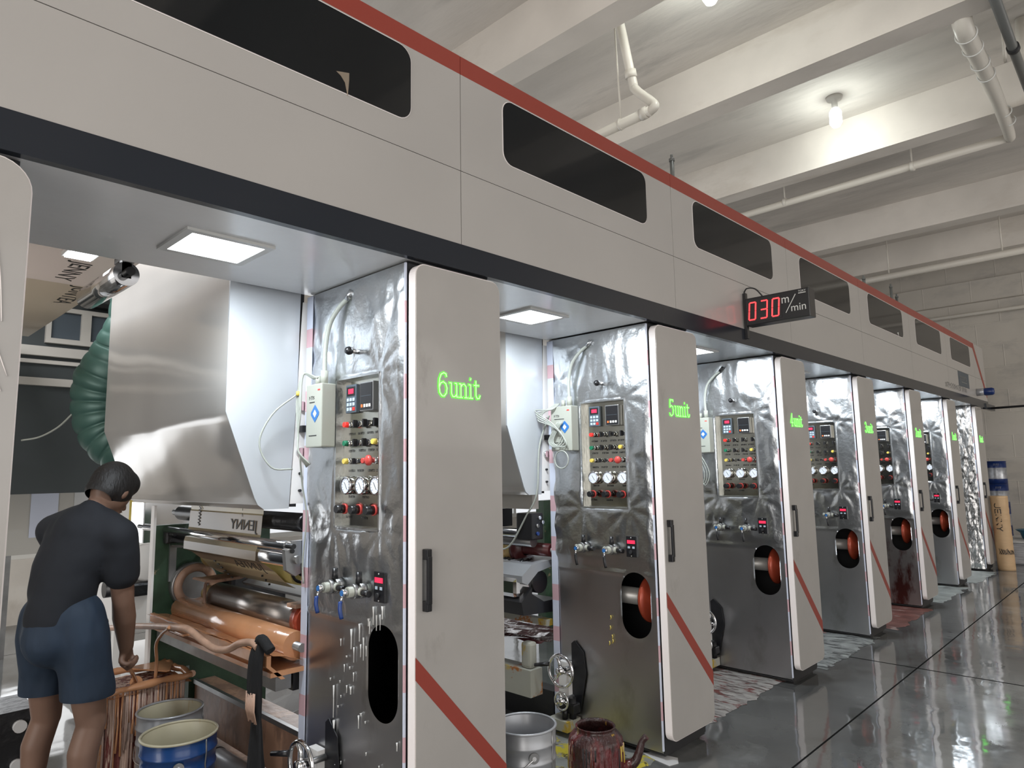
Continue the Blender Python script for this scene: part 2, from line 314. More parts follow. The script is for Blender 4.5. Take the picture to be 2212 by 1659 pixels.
def text_mesh(txt, size, depth, m, mirror=False):
    """lettering in the xy plane, origin at its lower left corner, normalised; returns a bmesh and its width"""
    cu = bpy.data.curves.new('t', 'FONT'); cu.body = txt; cu.size = size; cu.extrude = depth
    o = bpy.data.objects.new('t', cu); C.objects.link(o); bpy.context.view_layer.update()
    me = bpy.data.meshes.new_from_object(o.evaluated_get(bpy.context.evaluated_depsgraph_get()))
    bm = bmesh.new(); bm.from_mesh(me); bpy.data.objects.remove(o); bpy.data.curves.remove(cu); bpy.data.meshes.remove(me)
    x0 = min(v.co.x for v in bm.verts); x1 = max(v.co.x for v in bm.verts); y0 = min(v.co.y for v in bm.verts)
    for v in bm.verts: v.co.x = (x1-v.co.x) if mirror else v.co.x-x0
    return bm, x1-x0
def small_print(b, plane, u, v, w, h, m, d0=0., d1=.0004, seed=1):
    """a line of marks too small to read"""
    r_ = random.Random(seed); x = u
    while x < u+w-h*.4:
        k = r_.random()
        P = [(x, v), (x, v+h), (x+h*.45, v+h*.5)] if k < .35 else ([(x, v+h), (x+h*.5, v+h), (x+h*.25, v)] if k < .6 else [(x+h*.5, v+h*.9), (x, v+h*.7), (x+h*.5, v+h*.3), (x, v+h*.05)])
        b.stroke(P, h*.16, plane, d0, d1, m); x += h*.8
    return b
def frame_mtx(o, u, v):
    u = Vector(u).normalized(); v = Vector(v).normalized(); w = u.cross(v)
    return Matrix(((u.x, v.x, w.x, o[0]), (u.y, v.y, w.y, o[1]), (u.z, v.z, w.z, o[2]), (0, 0, 0, 1)))
def lettering(b, txt, size, org, u, v, m, depth=.0006, width=None, mirror=False):
    t, w = text_mesh(txt, size, depth, m, mirror)
    if width:
        for q in t.verts: q.co.x *= width/w
    b.merge(t, m, False, frame_mtx(org, u, v)); return b

Y0 = [-.105+1.767*k for k in range(8)]          # near faces of the eight columns along the press
NAMES = ['7', '6', '5', '4', '3', '2', '1', '0']

# ------------------------------------------------------------------ the hall
XL, XR, YN, YF, ZC = -7.2, 9.2, -6.0, 15.35, 5.5
b = B(); b.box(XL-.2, XR+.2, YN-.2, YF+.2, -.15, 0, 'floor'); struct(b.obj('floor'))
b = B(); b.box(XL-.2, XR+.2, YN-.2, YF+.2, ZC, ZC+.2, 'slab'); struct(b.obj('ceiling'))
for k, (y, w) in enumerate([(3.92, .25), (5.78, .25), (7.95, .25), (11.15, .27), (13.2, .3), (1.6, .25), (-1.2, .25), (-3.8, .25)]):
    b = B(); b.box(XL, XR, y, y+w, 5.03, ZC, 'plaster'); struct(b.obj('trim_%d' % (k+1)))
b = B(); b.box(XL-.2, XR+.2, YF, YF+.25, 0, 5.5, 'wall'); struct(b.obj('wall_back'))
b = B(); b.box(XL, XR, YF-.12, YF, 4.62, 5.03, 'wall'); struct(b.obj('trim_9'))
def window_wall(name, x0, x1, ya, yb, z0, z1, opens, n0):
    b = B(); y = ya
    for (oa, ob) in opens:
        b.box(x0, x1, y, oa, 0, ZC, 'plaster'); b.box(x0, x1, oa, ob, 0, z0, 'plaster'); b.box(x0, x1, oa, ob, z1, ZC, 'plaster'); y = ob
    b.box(x0, x1, y, yb, 0, ZC, 'plaster'); struct(b.obj(name))
    for k, (oa, ob) in enumerate(opens):
        f = B(); xm = (x0+x1)/2
        for q in (oa+.03, (oa+ob)/2, ob-.03): f.box(xm-.03, xm+.03, q-.03, q+.03, z0, z1, 'white')
        for q in (z0+.03, (z0+z1)/2, z1-.03): f.box(xm-.029, xm+.029, oa, ob, q-.03, q+.03, 'white')
        struct(f.obj('window_%d' % (n0+k)))
window_wall('wall_right', XR, XR+.2, YN, YF, 1.0, 4.7, [(-3.5, -.2), (.8, 4.1), (5.1, 8.4), (11.2, 14.5)], 1)
window_wall('wall_left', XL-.2, XL, YN, YF, .7, 3.7, [(-1.5, 2.0), (2.8, 6.3), (8, 11.5)], 5)
b = B(); b.box(XL-.2, -1.5, YN-.2, YN, 0, ZC, 'plaster'); b.box(6.5, XR+.2, YN-.2, YN, 0, ZC, 'plaster'); b.box(-1.5, 6.5, YN-.2, YN, 5.0, ZC, 'plaster'); struct(b.obj('wall_front'))

# ------------------------------------------------------------------ ceiling pipes and lamps
pipe_label = 'white plastic drain pipe '
t = thing('drain_pipe', pipe_label+'dropping from the ceiling with an elbow nearest the camera', 'pipe', (-.9, 4.6, 5.5))
def kid(b, name, t):
    o = b.obj(name, t); o.matrix_parent_inverse = t.matrix_basis.inverted(); return o
kid(B().tube(bez([(-.86, 4.40, 5.49), (-.865, 4.62, 4.87), (-.84, 4.64, 4.76), (-.70, 4.64, 4.60), (-.66, 4.62, 4.53), (-.74, 4.62, 4.50)], 6), .038, 'pvc', 12), 'downpipe', t)
kid(B().cyl((-.70, 4.62, 4.51), (-4.4, 4.62, 4.42), .042, 'pvc'), 'horizontal_pipe', t)
for p, q in (((-.866, 4.60, 4.93), (-.866, 4.615, 4.87)), ((-.73, 4.62, 4.512), (-.79, 4.62, 4.51)), ((-.985, 4.62, 4.505), (-1.005, 4.62, 4.505))): kid(B().cyl(p, q, .05, 'pvc'), 'pipe_coupling', t)
kid(B().cyl((-.99, 4.62, 4.53), (-1.02, 4.62, 5.49), .008, 'pvc', 8), 'hanger_rod', t)
t = thing('drain_pipe', pipe_label+'with a long wrapped drop and hanger above the far columns', 'pipe', (1.2, 8.6, 5.0))
kid(B().cyl((1.22, 8.6, 5.0), (-5, 8.6, 4.93), .045, 'pvc'), 'horizontal_pipe', t)
kid(B().tube(bez([(1.25, 6.05, 5.16), (1.25, 6.15, 5.0), (1.25, 6.8, 5.0), (1.24, 7.6, 4.99), (1.20, 8.5, 4.99), (1.18, 8.6, 4.99)], 6), .07, 'pvc', 14, rfun=lambda q: .075-.03*q), 'wrapped_pipe', t)
for y in (6.2, 6.45, 6.75, 7.0, 7.9, 8.15): kid(B().torus((1.25, y, 4.995), .076-.012*(y-6.2), .006, 'white', 'y', 20, 6), 'tie_wire', t)
for x in (.27, -1.2): kid(B().cyl((x, 8.6, 4.99), (x, 8.58, 5.49), .009, 'pvc', 8).cyl((x-.02, 8.6, 4.985), (x+.02, 8.6, 4.985), .055, 'pvc'), 'hanger_rod', t)
t = thing('drain_pipe', pipe_label+'running just in front of the far wall on two thin rods', 'pipe', (0, 12.6, 4.8))
kid(B().cyl((3.5, 12.6, 4.80), (-5, 12.6, 4.72), .055, 'pvc'), 'horizontal_pipe', t)
for x in (.5, -1.09): kid(B().cyl((x, 12.6, 4.8), (x, 12.6, 5.49), .011, 'pvc', 8), 'hanger_rod', t)
t = thing('drain_pipe', 'thick white pipe stub in the upper right corner behind the dark conduit', 'pipe', (1.62, 7.2, 5.3))
kid(B().cyl((1.52, 7.2, 5.49), (1.50, 7.25, 4.98), .05, 'pvc'), 'vertical_pipe', t)
kid(B().cyl((1.95, 6.6, 5.1), (1.95, 6.6, 5.49), .055, 'pvc'), 'branch_pipe', t)
kid(B().cyl((1.4, 6.95, 5.02), (1.4, 7.0, 5.49), .012, 'pvc', 8), 'hanger_rod', t)
b = B(); b.cyl((1.50, 5.3, 5.0), (1.47, 8.4, 4.98), .036, 'greypipe'); b.cyl((1.488, 6.66, 4.99), (1.488, 6.72, 4.99), .046, 'rubber')
tag(b.obj('conduit_pipe'), 'dark grey conduit pipe slanting across the upper right corner', 'pipe')
b = B(); b.cyl((-5, 15.14, 4.38), (7, 15.14, 4.38), .035, 'pvc'); tag(b.obj('wall_pipe'), 'thin white pipe running along the top of the far block wall', 'pipe')
def lamp(x, y, label, p):
    t = thing('ceiling_bulb', label, 'lamp', (x, y, 5.5)); L = Matrix.Translation((-x, -y, -5.5))
    for nm, bb in (('lamp_base', B().lathe([(0, 0), (.085, 0), (.075, -.03), (.03, -.04), (.03, -.13), (0, -.13)], 'barwhite')), ('bulb', B().lathe([(0, -.12), (.035, -.13), (.06, -.17), (.062, -.29), (.04, -.33), (0, -.335)], 'bulb'))): bb.obj(nm, t)
    d = bpy.data.lights.new('bulb_light', 'POINT'); d.energy = p; d.shadow_soft_size = .06; d.color = (.93, 1, .95)
    o = bpy.data.objects.new('bulb_light', d); C.objects.link(o); o.location = (x, y, 5.08)
lamp(-.13, 7.37, 'glowing white bulb on the ceiling between two beams', 15)
lamp(-.12, 4.62, 'ceiling bulb just out of view above, glowing on the slab', 13)
for p, lab in (((-.3, 4.23, 3.42, 3.86), 'dark threaded rod sticking up above the red stripe, tallest and nearest'), ((-.3, 8.46, 3.42, 3.79), 'short dark rod above the red stripe, middle one of four'), ((-.3, 9.54, 3.42, 3.89), 'thin dark rod above the red stripe near the far wall'), ((-.3, 9.77, 3.42, 3.80), 'stubby dark rod above the red stripe, farthest one')):
    b = B(); b.cyl((p[0], p[1], p[2]), (p[0], p[1], p[3]-.04), .016, 'greypipe', 10); b.cyl((p[0], p[1], p[3]-.05), (p[0], p[1], p[3]-.03), .021, 'greypipe', 8); b.cyl((p[0], p[1], p[3]-.03), (p[0], p[1], p[3]), .010, 'greypipe', 8)
    tag(b.obj('threaded_rod'), lab, 'rod', 'rods on top of the press')

# ------------------------------------------------------------------ upper enclosure of the press
enc = thing('press_enclosure', 'long warm grey upper enclosure of the printing press with dark windows', 'machine enclosure', (0, 5, 2.46))
EN = Matrix.Translation((0, -5, -2.46))
def ekid(b, name):
    o = b.obj(name, enc); o.matrix_parent_inverse = enc.matrix_basis.inverted(); return o
seams = [-2.9]+[y+.245 for y in Y0]+[13.3]
for a, c in zip(seams[:-1], seams[1:]):
    b = B(); b.box(-.03, 0, a+.002, c-.002, 2.572, 2.9035, 'fascia'); b.box(-.03, 0, a+.002, c-.002, 2.9065, 3.358, 'fascia'); ekid(b, 'side_panel')
b = B(); b.box(-.045, -.028, -2.9, 13.3, 2.5, 3.42, 'inner'); ekid(b, 'backing_plate')
b = B()
for a, c in zip(seams[:-1], seams[1:]): b.box(-.03, .0, a+.0015, min(c-.0015, 13.3), 3.358, 3.445, 'red' if a < 12 else 'fascia')
b.prism([(12.51, 3.445), (12.51, 3.36), (13.27, 2.63), (13.3, 2.63), (13.3, 2.72), (12.6, 3.42), (12.58, 3.445)], 'x', .0003, .0018, 'red'); ekid(b, 'red_stripe')
b = B(); b.box(-.03, .0025, -2.9, 13.32, 2.457, 2.571, 'band'); b.box(-.03, .02, 13.05, 13.75, 2.44, 2.53, 'band'); ekid(b, 'dark_band')
b = B(); b.box(-2.95, -.03, -2.9, 13.3, 3.40, 3.44, 'fascia'); b.box(-2.95, -.01, 13.27, 13.3, 2.46, 3.44, 'fascia'); ekid(b, 'roof_panel')
for k, y in enumerate(Y0+[12.264+1.767]):
    if k == 0: y0, y1 = y+.51-1.767+1.767-.0, y+1.735
    else: y0, y1 = y+.512, y+1.722
    if k == 7: continue
    if k > 7: continue
    b = B(); b.prism(rrect(y0-.004, y1+.004, 3.026, 3.352, .064, 6), 'x', .0002, .002, 'edge'); b.prism(rrect(y0, y1, 3.03, 3.348, .06, 6), 'x', .001, .004, 'darkglass'); ekid(b, 'window')
b = B(); b.prism(rrect(Y0[0]+.512-1.767, Y0[0]-.045, 3.03, 3.348, .06, 6), 'x', .001, .004, 'darkglass'); ekid(b, 'window')
# scrap of tape on the first window and the maker's plate near the far end
b = B(); b.prism([(1.28, 3.10), (1.335, 3.115), (1.335, 3.085), (1.33, 3.02), (1.318, 3.07), (1.30, 3.09)], 'x', .004, .006, 'filmtan'); ekid(b, 'tape_scrap'); b = B(); b.prism([(8.44, 3.06), (8.49, 3.07), (8.49, 3.03)], 'x', .004, .006, 'white'); ekid(b, 'tape_scrap')
b = B(); b.box(.0, .004, 11.33, 12.0, 2.685, 2.90, 'keypad'); small_print(b, lambda u, v, d: (d, u, v), 11.42, 2.78, .44, .06, 'greymetal', .0038, .005, 5); b.box(.004, .005, 11.5, 11.85, 2.745, 2.755, 'greymetal')
small_print(b, lambda u, v, d: (d, u, v), 10.52, 2.61, 1.3, .07, 'greymetal', .0002, .0015, 6); ekid(b, 'maker_plate')
# soffit under the enclosure, one sheet per bay
for k, y in enumerate(Y0[:-1]):
    b = B(); m = 'soffit' if k < 2 else 'foil'
    a, c = y-.02, y+1.767-.021; la, lc = y+1.767-.785, y+1.767-.48
    if k == 0: a = -2.9
    for (x0, x1, p, q) in ((-.82, -.555, a, c), (-.275, -.032, a, c), (-.555, -.275, a, la), (-.555, -.275, lc, c)): b.box(x0, x1, p, q, 2.462, 2.49, m)
    b.box(-.835, -.82, a, c, 2.462, 2.60, m)
    ekid(b, 'soffit_sheet')
for k, y in enumerate(Y0[:-1]):
    la, lc = y+1.767-.785, y+1.767-.48; x0, x1 = -.555, -.275
    t = thing('panel_light', 'bright square LED panel light in the soffit before the %sunit column' % NAMES[k+1], 'light', ((x0+x1)/2, (la+lc)/2, 2.46), 'LED panel lights under the press')
    Li = lambda b, n: setattr(b.obj(n, t), 'matrix_parent_inverse', t.matrix_basis.inverted())
    b = B(); w = .018
    b.box(x0-.01, x1+.01, la-.01, la+w, 2.452, 2.463, 'white'); b.box(x0-.01, x1+.01, lc-w, lc+.01, 2.452, 2.463, 'white'); b.box(x0-.01, x0+w, la+w, lc-w, 2.452, 2.463, 'white'); b.box(x1-w, x1+.01, la+w, lc-w, 2.452, 2.463, 'white'); Li(b, 'frame')
    b = B(); b.box(x0+w, x1-w, la+w, lc-w, 2.456, 2.462, 'diffuser'); Li(b, 'diffuser')
    area('panel_light_glow', ((x0+x1)/2, (la+lc)/2, 2.448), ((x0+x1)/2, (la+lc)/2, 0), .24, .26, 22, (.86, .94, 1))

# ------------------------------------------------------------------ columns
def sd_round(u, v, cu, cv, hu, hv, r):
    """signed distance and outward normal of a rounded box"""
    du, dv = u-cu, v-cv; qu, qv = abs(du)-hu+r, abs(dv)-hv+r
    mu, mv = max(qu, 0), max(qv, 0); l = math.hypot(mu, mv)
    d = l+min(max(qu, qv), 0)-r
    if l > 1e-6: nu, nv = mu/l, mv/l
    elif qu > qv: nu, nv = 1, 0
    else: nu, nv = 0, 1
    return d, math.copysign(nu, du or 1), math.copysign(nv, dv or 1)
def foil_panel(seed, oval=True, panel=True, kind=0):
    """foil-wrapped front sheet at local y=0, x -.83..-.06, z .035..2.455, with its openings"""
    nx, nz = 62, 190; x0, x1, z0, z1 = -.83, -.06, .035, 2.455
    holes = ([(-.205, .81, .10, .185, .099)] if oval else [])+([(-.40, 1.69, .165, .325, .012)] if panel else [])
    G = {}; b = B(); i1, i2 = b.mi('foil'), b.mi('foilflat' if kind != 2 else 'foilred'); i3 = b.mi('foilrough'); rng = random.Random(seed)
    att = [(rng.uniform(-.75, -.1), rng.uniform(1.0, 2.4), rng.uniform(0, 6.28)) for _ in range(5)]
    for i in range(nx+1):
        for j in range(nz+1):
            x = x0+(x1-x0)*i/nx; z = z0+(z1-z0)*j/nz; dead = False; near = 9
            for h in holes:
                d, nu, nv = sd_round(x, z, *h)
                if d < -.018: dead = True
                elif d < .0075: x -= nu*d; z -= nv*d; d = 0
                near = min(near, abs(d))
            if dead: G[i, j] = None; continue
            w = 0
            up = min(1, max(0, (z-.98)/.08))                        # above the lap joint the foil is loose
            p = Vector((x*2.3+seed*7, z*1.5, seed*3.1))
            w += up*(.011*(noise.noise(p))+.006*(1-abs(noise.noise(p*2.1+Vector((3, 1, 0))))*2.2))
            w += up*.0032*(1-abs(noise.noise(Vector((x*9+z*3, z*3.2-x*4, seed+5))))*2.4)
            for (ax, az, aa) in att:                                # pleats running out of pulled points
                dx, dz = x-ax, z-az; r = math.hypot(dx, dz)
                w += up*.004*math.exp(-r*5.5)*math.cos(math.atan2(dz, dx)*5+aa)*min(1, r*14)
            if panel:                                               # folds fanning from the corners of the panel opening
                for (ax, az) in ((-.565, 1.365), (-.235, 1.365), (-.235, 2.02)):
                    dx, dz = x-ax, z-az; r = math.hypot(dx, dz)
                    w += up*.009*math.exp(-r*6.5)*abs(math.cos(math.atan2(dz, dx)*4.5+seed))*min(1, r*10)
            w += (1-up)*.005*noise.noise(Vector((x*3, z*2, seed)))
            if .965 < z < 1.0: w += .004
            if kind == 1:
                s_ = max(0, min(1, (x+.36)/.1)); w += s_*.02*noise.noise(Vector((x*16, z*5, 2)))+s_*.014*noise.noise(Vector((x*40, z*13, 7)))
            e = min(1, min(x-x0, x1-x, z1-z)/.035); w *= max(0, e)*min(1, near/.02+.15)
            G[i, j] = b.bm.verts.new((x, -.004-max(-.004, w), z))
    for i in range(nx):
        for j in range(nz):
            q = [G[i, j], G[i+1, j], G[i+1, j+1], G[i, j+1]]
            if None in q: continue
            c = sum((v.co for v in q), Vector())/4
            if any(sd_round(c.x, c.z, *h)[0] < -.001 for h in holes): continue
            try: f = b.bm.faces.new(q)
            except ValueError: continue
            f.smooth = True; f.material_index = (i3 if kind == 1 and c.x > -.36 else (i1 if c.z > .98 else i2))
    me = bpy.data.meshes.new('foil_panel')
    for v in [v for v in b.bm.verts if not v.link_faces]: b.bm.verts.remove(v)
    bmesh.ops.recalc_face_normals(b.bm, faces=b.bm.faces)
    b.bm.to_mesh(me); b.bm.free()
    for m in b.mats: me.materials.append(m)
    return me

# shared pieces of a column, all local to (0, y0, 0)
def mk_body():
    b = B(); T = .012
    b.box(-.83, -.055, .44, .452, .03, 2.458, 'inner'); b.box(-.83, -.83+T, .0, .44, .03, 2.458, 'inner'); b.box(-.055-T, -.055, .0, .44, .03, 2.458, 'inner')
    b.box(-.83, -.055, .0, .44, .02, .03, 'inner'); b.box(-.83, -.055, .0, .44, 2.449, 2.458, 'inner')
    b.box(-.80, -.08, .05, .42, 0, .02, 'inner'); return b.mesh('column_body')
def mk_door(rad=.05):
    b = B(); b.prism(rrect(-.002, .476, .10, 2.442, rad, 7), 'x', -.046, -.0035, 'edge'); b.prism(rrect(.002, .472, .104, 2.438, rad-.004, 7), 'x', -.0036, 0, 'door')
    b.box(-.056, -.046, .03, .44, .2, 2.38, 'black'); return b.mesh('door')
def mk_handle():
    b = B()
    for z0, z1 in ((1.262, 1.302), (1.068, 1.108)): b.box(.0, .030, .030, .056, z0, z1, 'black', .004)
    b.box(.022, .034, .032, .054, 1.095, 1.275, 'black', .003); b.box(.0, .002, .030, .056, 1.10, 1.27, 'greymetal'); return b.mesh('handle')
def mk_stripe():
    b = B(); b.prism([(-.0015, .905), (-.0015, .822), (.4745, .298), (.4745, .385)], 'x', .0002, .0010, 'red'); return b.mesh('red_stripe')
def mk_tape():
    b = B(); z = .05; k = 0
    while z < 2.45:
        h = (.16, .10, .21, .09)[k % 4]; b.box(-.838, -.79, -.013, -.008, z, min(z+h, 2.45), 'bluewhite' if k % 2 == 0 else 'pink'); b.box(-.838, -.834, -.013, .04, z, min(z+h, 2.45), 'bluewhite' if k % 2 == 0 else 'pink')
        z += h; k += 1
    return b.mesh('edge_tape')
def mk_tape2():
    b = B(); z = .05; k = 0
    while z < 2.45:
        h = (.16, .10, .21, .09)[k % 4]; b.box(-.062, -.053, -.014, -.006, z, min(z+h, 2.45), 'bluewhite' if k % 2 == 0 else 'pink'); z += h; k += 1
    return b.mesh('edge_tape')
def mk_flange():
    b = B(); b.cyl((-.80, .15, .83), (-.205, .15, .83), .05, 'rollergrey', 28)
    b.lathe([(.03, -.205), (.120, -.212), (.132, -.210), (.140, -.198), (.138, -.182), (.125, -.176), (.115, -.165), (.09, -.16), (.07, -.11), (0, -.11)], 'amber', (0, .15, .83), 'x', 36); return b.mesh('drive_flange')
def mk_plate():
    b = B(); b.box(-.57, -.23, .026, .034, 1.36, 2.02, 'steel')
    for x0, x1, z0, z1 in ((-.572, -.563, 1.36, 2.02), (-.237, -.228, 1.36, 2.02), (-.572, -.228, 2.012, 2.02), (-.572, -.228, 1.358, 1.366)): b.box(x0, x1, -.012, .03, z0, z1, 'foil')
    return b.mesh('control_panel')
CP = .024                                         # face of the recessed plate
def mk_keypad():
    b = B(); b.box(-.515, -.432, CP-.018, CP, 1.862, 1.988, 'keypad', .003); b.box(-.505, -.442, CP-.0195, CP-.017, 1.938, 1.978, 'black')
    b.box(-.492, -.452, CP-.0205, CP-.0195, 1.947, 1.969, 'ledpink')
    for i in range(3):
        for j in range(3): b.box(-.503+.0225*i, -.487+.0225*i, CP-.0205, CP-.018, 1.872+.021*j, 1.886+.021*j, 'redbtn' if (i, j) == (2, 0) else 'keys')
    return b.mesh('inverter_keypad')
def mk_temp():
    b = B(); b.box(-.372, -.272, CP-.040, CP, 1.86, 1.985, 'greymetal', .003); b.box(-.366, -.278, CP-.042, CP-.039, 1.866, 1.979, 'black')
    for k, x in enumerate((-.357, -.337, -.318, -.299)): b.box(x, x+.013, CP-.0435, CP-.041, 1.876, 1.889, 'orange' if k == 0 else 'white')
    b.box(-.36, -.284, CP-.0428, CP-.0415, 1.924, 1.9255, 'keypad'); return b.mesh('temperature_controller')
def knob(cap, x, z, r=.0135, l=.042, capr=None, ring='chrome', kind='button'):
    b = B(); b.cyl((x, CP, z), (x, CP-l*.55, z), r, ring, 16); capr = capr or r*.92
    if kind == 'button': b.cyl((x, CP-l*.5, z), (x, CP-l, z), capr*1.05, cap, 16, capr*.92)
    elif kind == 'mushroom': b.cyl((x, CP-l*.5, z), (x, CP-l*.8, z), r*.7, cap, 16); b.lathe([(0, 0), (capr, -.004), (capr, -.013), (capr*.6, -.019), (0, -.020)], cap, (x, CP-l*.8, z), 'y', 20)
    else: b.cyl((x, CP-l*.45, z), (x, CP-l*.6, z), r*1.05, 'black', 16); b.box(x-.005, x+.005, CP-l*1.05, CP-l*.55, z-r*1.25, z+r*1.25, 'black', .002)
    return b.mesh('knob')
def mk_gauge():
    b = B(); b.lathe([(0, .0), (.036, .0), (.040, -.006), (.040, -.030), (.036, -.036), (.033, -.034)], 'chrome', (0, CP, 0), 'y', 30)
    b.cyl((0, CP-.001, 0), (0, CP-.031, 0), .0335, 'gface', 30); b.stroke([(.010, -.016), (-.009, .013)], .0022, lambda u, v, d: (u, d, v), CP-.0322, CP-.031, 'black')
    for q in range(0, 271, 27):
        a = math.radians(q-45); b.stroke([(.024*math.cos(a), .024*math.sin(a)), (.029*math.cos(a), .029*math.sin(a))], .0015, lambda u, v, d: (u, d, v), CP-.0318, CP-.031, 'blue')
    return b.mesh('gauge')
def mk_reg():
    b = B(); b.cyl((0, CP, 0), (0, CP-.030, 0), .013, 'black'); b.cyl((0, CP-.028, 0), (0, CP-.040, 0), .0225, 'dullred', 14); b.cyl((0, CP-.040, 0), (0, CP-.078, 0), .019, 'black', 20, .017); return b.mesh('pressure_regulator')
def mk_text():
    b = B()
    for z, xs in ((1.765, (-.50, -.43, -.36, -.30)), (1.69, (-.50, -.42, -.35, -.29)), (1.603, (-.50, -.43, -.35, -.29)), (1.49, (-.50, -.39, -.28)), (1.402, (-.52, -.40))):
        for x in xs: small_print(b, lambda u, v, d: (u, d, v), x-.012, z, .045, .010, 'black', CP-.0006, CP, int(x*100+z*50)+300)
    return b.mesh('panel_lettering')
def mk_knobtop():
    b = B(); b.cyl((-.40, .0, 2.125), (-.40, -.045, 2.125), .011, 'chrome', 14); b.lathe([(0, -.04), (.016, -.043), (.019, -.056), (.014, -.068), (0, -.071)], 'black', (-.40, 0, 2.125), 'y', 18); return b.mesh('lamp_switch')
def mk_valve():
    b = B(); b.cyl((0, .03, 0), (0, -.10, 0), .021, 'cream', 18); b.cyl((0, -.02, 0), (0, -.05, 0), .033, 'greymetal', 12); b.cyl((0, -.06, 0), (0, -.078, 0), .030, 'greymetal', 18)
    b.cyl((-.05, -.055, .0), (.045, -.055, 0), .016, 'cream', 14); b.cyl((0, -.10, 0), (0, -.125, 0), .015, 'chrome', 14); b.cyl((0, -.125, 0), (0, -.127, 0), .011, 'logo', 14)
    return b.mesh('air_valve')
def mk_vknob():
    b = B(); b.cyl((0, -.045, .02), (0, -.045, .075), .015, 'black', 12, .012); b.cyl((.04, -.055, -.002), (.088, -.055, -.004), .013, 'black', 12); return b.mesh('valve_knob')
def mk_vlever(m):
    b = B(); b.cyl((0, -.118, 0), (.008, -.135, -.035), .004, 'chrome', 8); b.tube(bez([(.008, -.135, -.03), (.014, -.14, -.06), (.018, -.135, -.095)], 4), .0085, m, 10); return b.mesh('valve_lever')
def mk_meter():
    b = B(); b.box(-.25, -.178, -.020, .0, 1.083, 1.203, 'black', .003); b.box(-.241, -.187, -.0215, -.019, 1.160, 1.180, 'ledpink')
    for x in (-.238, -.206): b.box(x, x+.016, -.0215, -.019, 1.133, 1.145, 'keys')
    b.cyl((-.214, -.02, 1.112), (-.214, -.032, 1.112), .010, 'rubber', 14); b.cyl((-.214, -.02, 1.195), (-.214, -.0215, 1.195), .003, 'white', 8); b.cyl((-.214, -.02, 1.09), (-.214, -.0215, 1.09), .003, 'white', 8); return b.mesh('digital_meter')
def mk_wheel(x, z, R, post=True):
    b = B(); y = -.13; b.torus((x, y, z), R, R*.085+.002, 'chrome', 'y', 40, 10); b.lathe([(0, -.035), (.022, -.035), (.024, -.01), (.02, .02), (0, .02)], 'chrome', (x, y+.012, z), 'y', 20)
    for a in (90+20, 210+20, 330+20):
        c, s_ = math.cos(math.radians(a)), math.sin(math.radians(a)); b.tube([(x+c*.015, y+.004, z+s_*.015), (x+c*R*.55, y+.008, z+s_*R*.55), (x+c*R*.96, y, z+s_*R*.96)], [.012, .010, .012], 'chrome', 8)
    b.cyl((x, y+.02, z), (x, -.0, z), .014, 'greymetal', 14); return b.mesh('handwheel')
GL = {'6': [[(.50, .86), (.47, .96), (.33, 1.0), (.16, .93), (.06, .72), (.03, .42), (.08, .15), (.22, .02), (.36, .02), (.50, .16), (.53, .36), (.46, .54), (.30, .62), (.14, .56), (.05, .40)]],
      '5': [[(.50, .97), (.12, .97), (.08, .54), (.25, .62), (.42, .56), (.52, .34), (.44, .10), (.25, .01), (.08, .05), (.04, .16)], [(.5, .97), (.5, .88)]],
      '4': [[(.38, .01), (.38, .99), (.03, .28), (.55, .28)], [(.27, .01), (.5, .01)]],
      '3': [[(.05, .82), (.15, .97), (.32, 1.0), (.47, .88), (.47, .68), (.36, .55), (.22, .53)], [(.36, .55), (.52, .42), (.53, .20), (.40, .04), (.20, .01), (.05, .12), (.05, .2)]],
      '2': [[(.05, .76), (.10, .93), (.28, 1.0), (.46, .92), (.50, .72), (.40, .50), (.05, .02), (.52, .02), (.54, .14)]],
      '1': [[(.10, .82), (.30, .99), (.30, .02)], [(.12, .02), (.48, .02)]],
      '0': [[(.28, 1.0), (.10, .88), (.04, .5), (.10, .12), (.28, .01), (.46, .12), (.52, .5), (.46, .88), (.28, 1.0)]],
      'u': [[(.0, .60), (.12, .60), (.12, .16), (.2, .03), (.34, .03), (.46, .14)], [(.34, .60), (.46, .60), (.46, .02), (.56, .02)]],
      'n': [[(.0, .60), (.12, .60), (.12, .02)], [(.0, .02), (.22, .02)], [(.12, .46), (.22, .58), (.34, .61), (.46, .50), (.46, .02)], [(.36, .02), (.56, .02)]],
      'i': [[(.03, .60), (.16, .60), (.16, .02)], [(.02, .02), (.30, .02)], [(.15, .82), (.17, .88)]],
      't': [[(.14, .78), (.14, .14), (.22, .02), (.36, .04), (.42, .16)], [(.0, .60), (.34, .60)]]}
def mk_sign(ch):
    b = B(); u = 0; H = .098
    for c, adv in ((ch, .70), ('u', .62), ('n', .62), ('i', .38), ('t', .4)):
        for st in GL[c]:
            P = [(.112+(u+p[0])*H*.86, 1.903+p[1]*H) for p in st]
            b.stroke(P, .0105, lambda y, z, d: (d, y, z), .0002, .003, 'sign'); b.stroke(P, .0045, lambda y, z, d: (d, y, z), .003, .0042, 'signcore')
        u += adv
    return b.mesh('unit_sign')

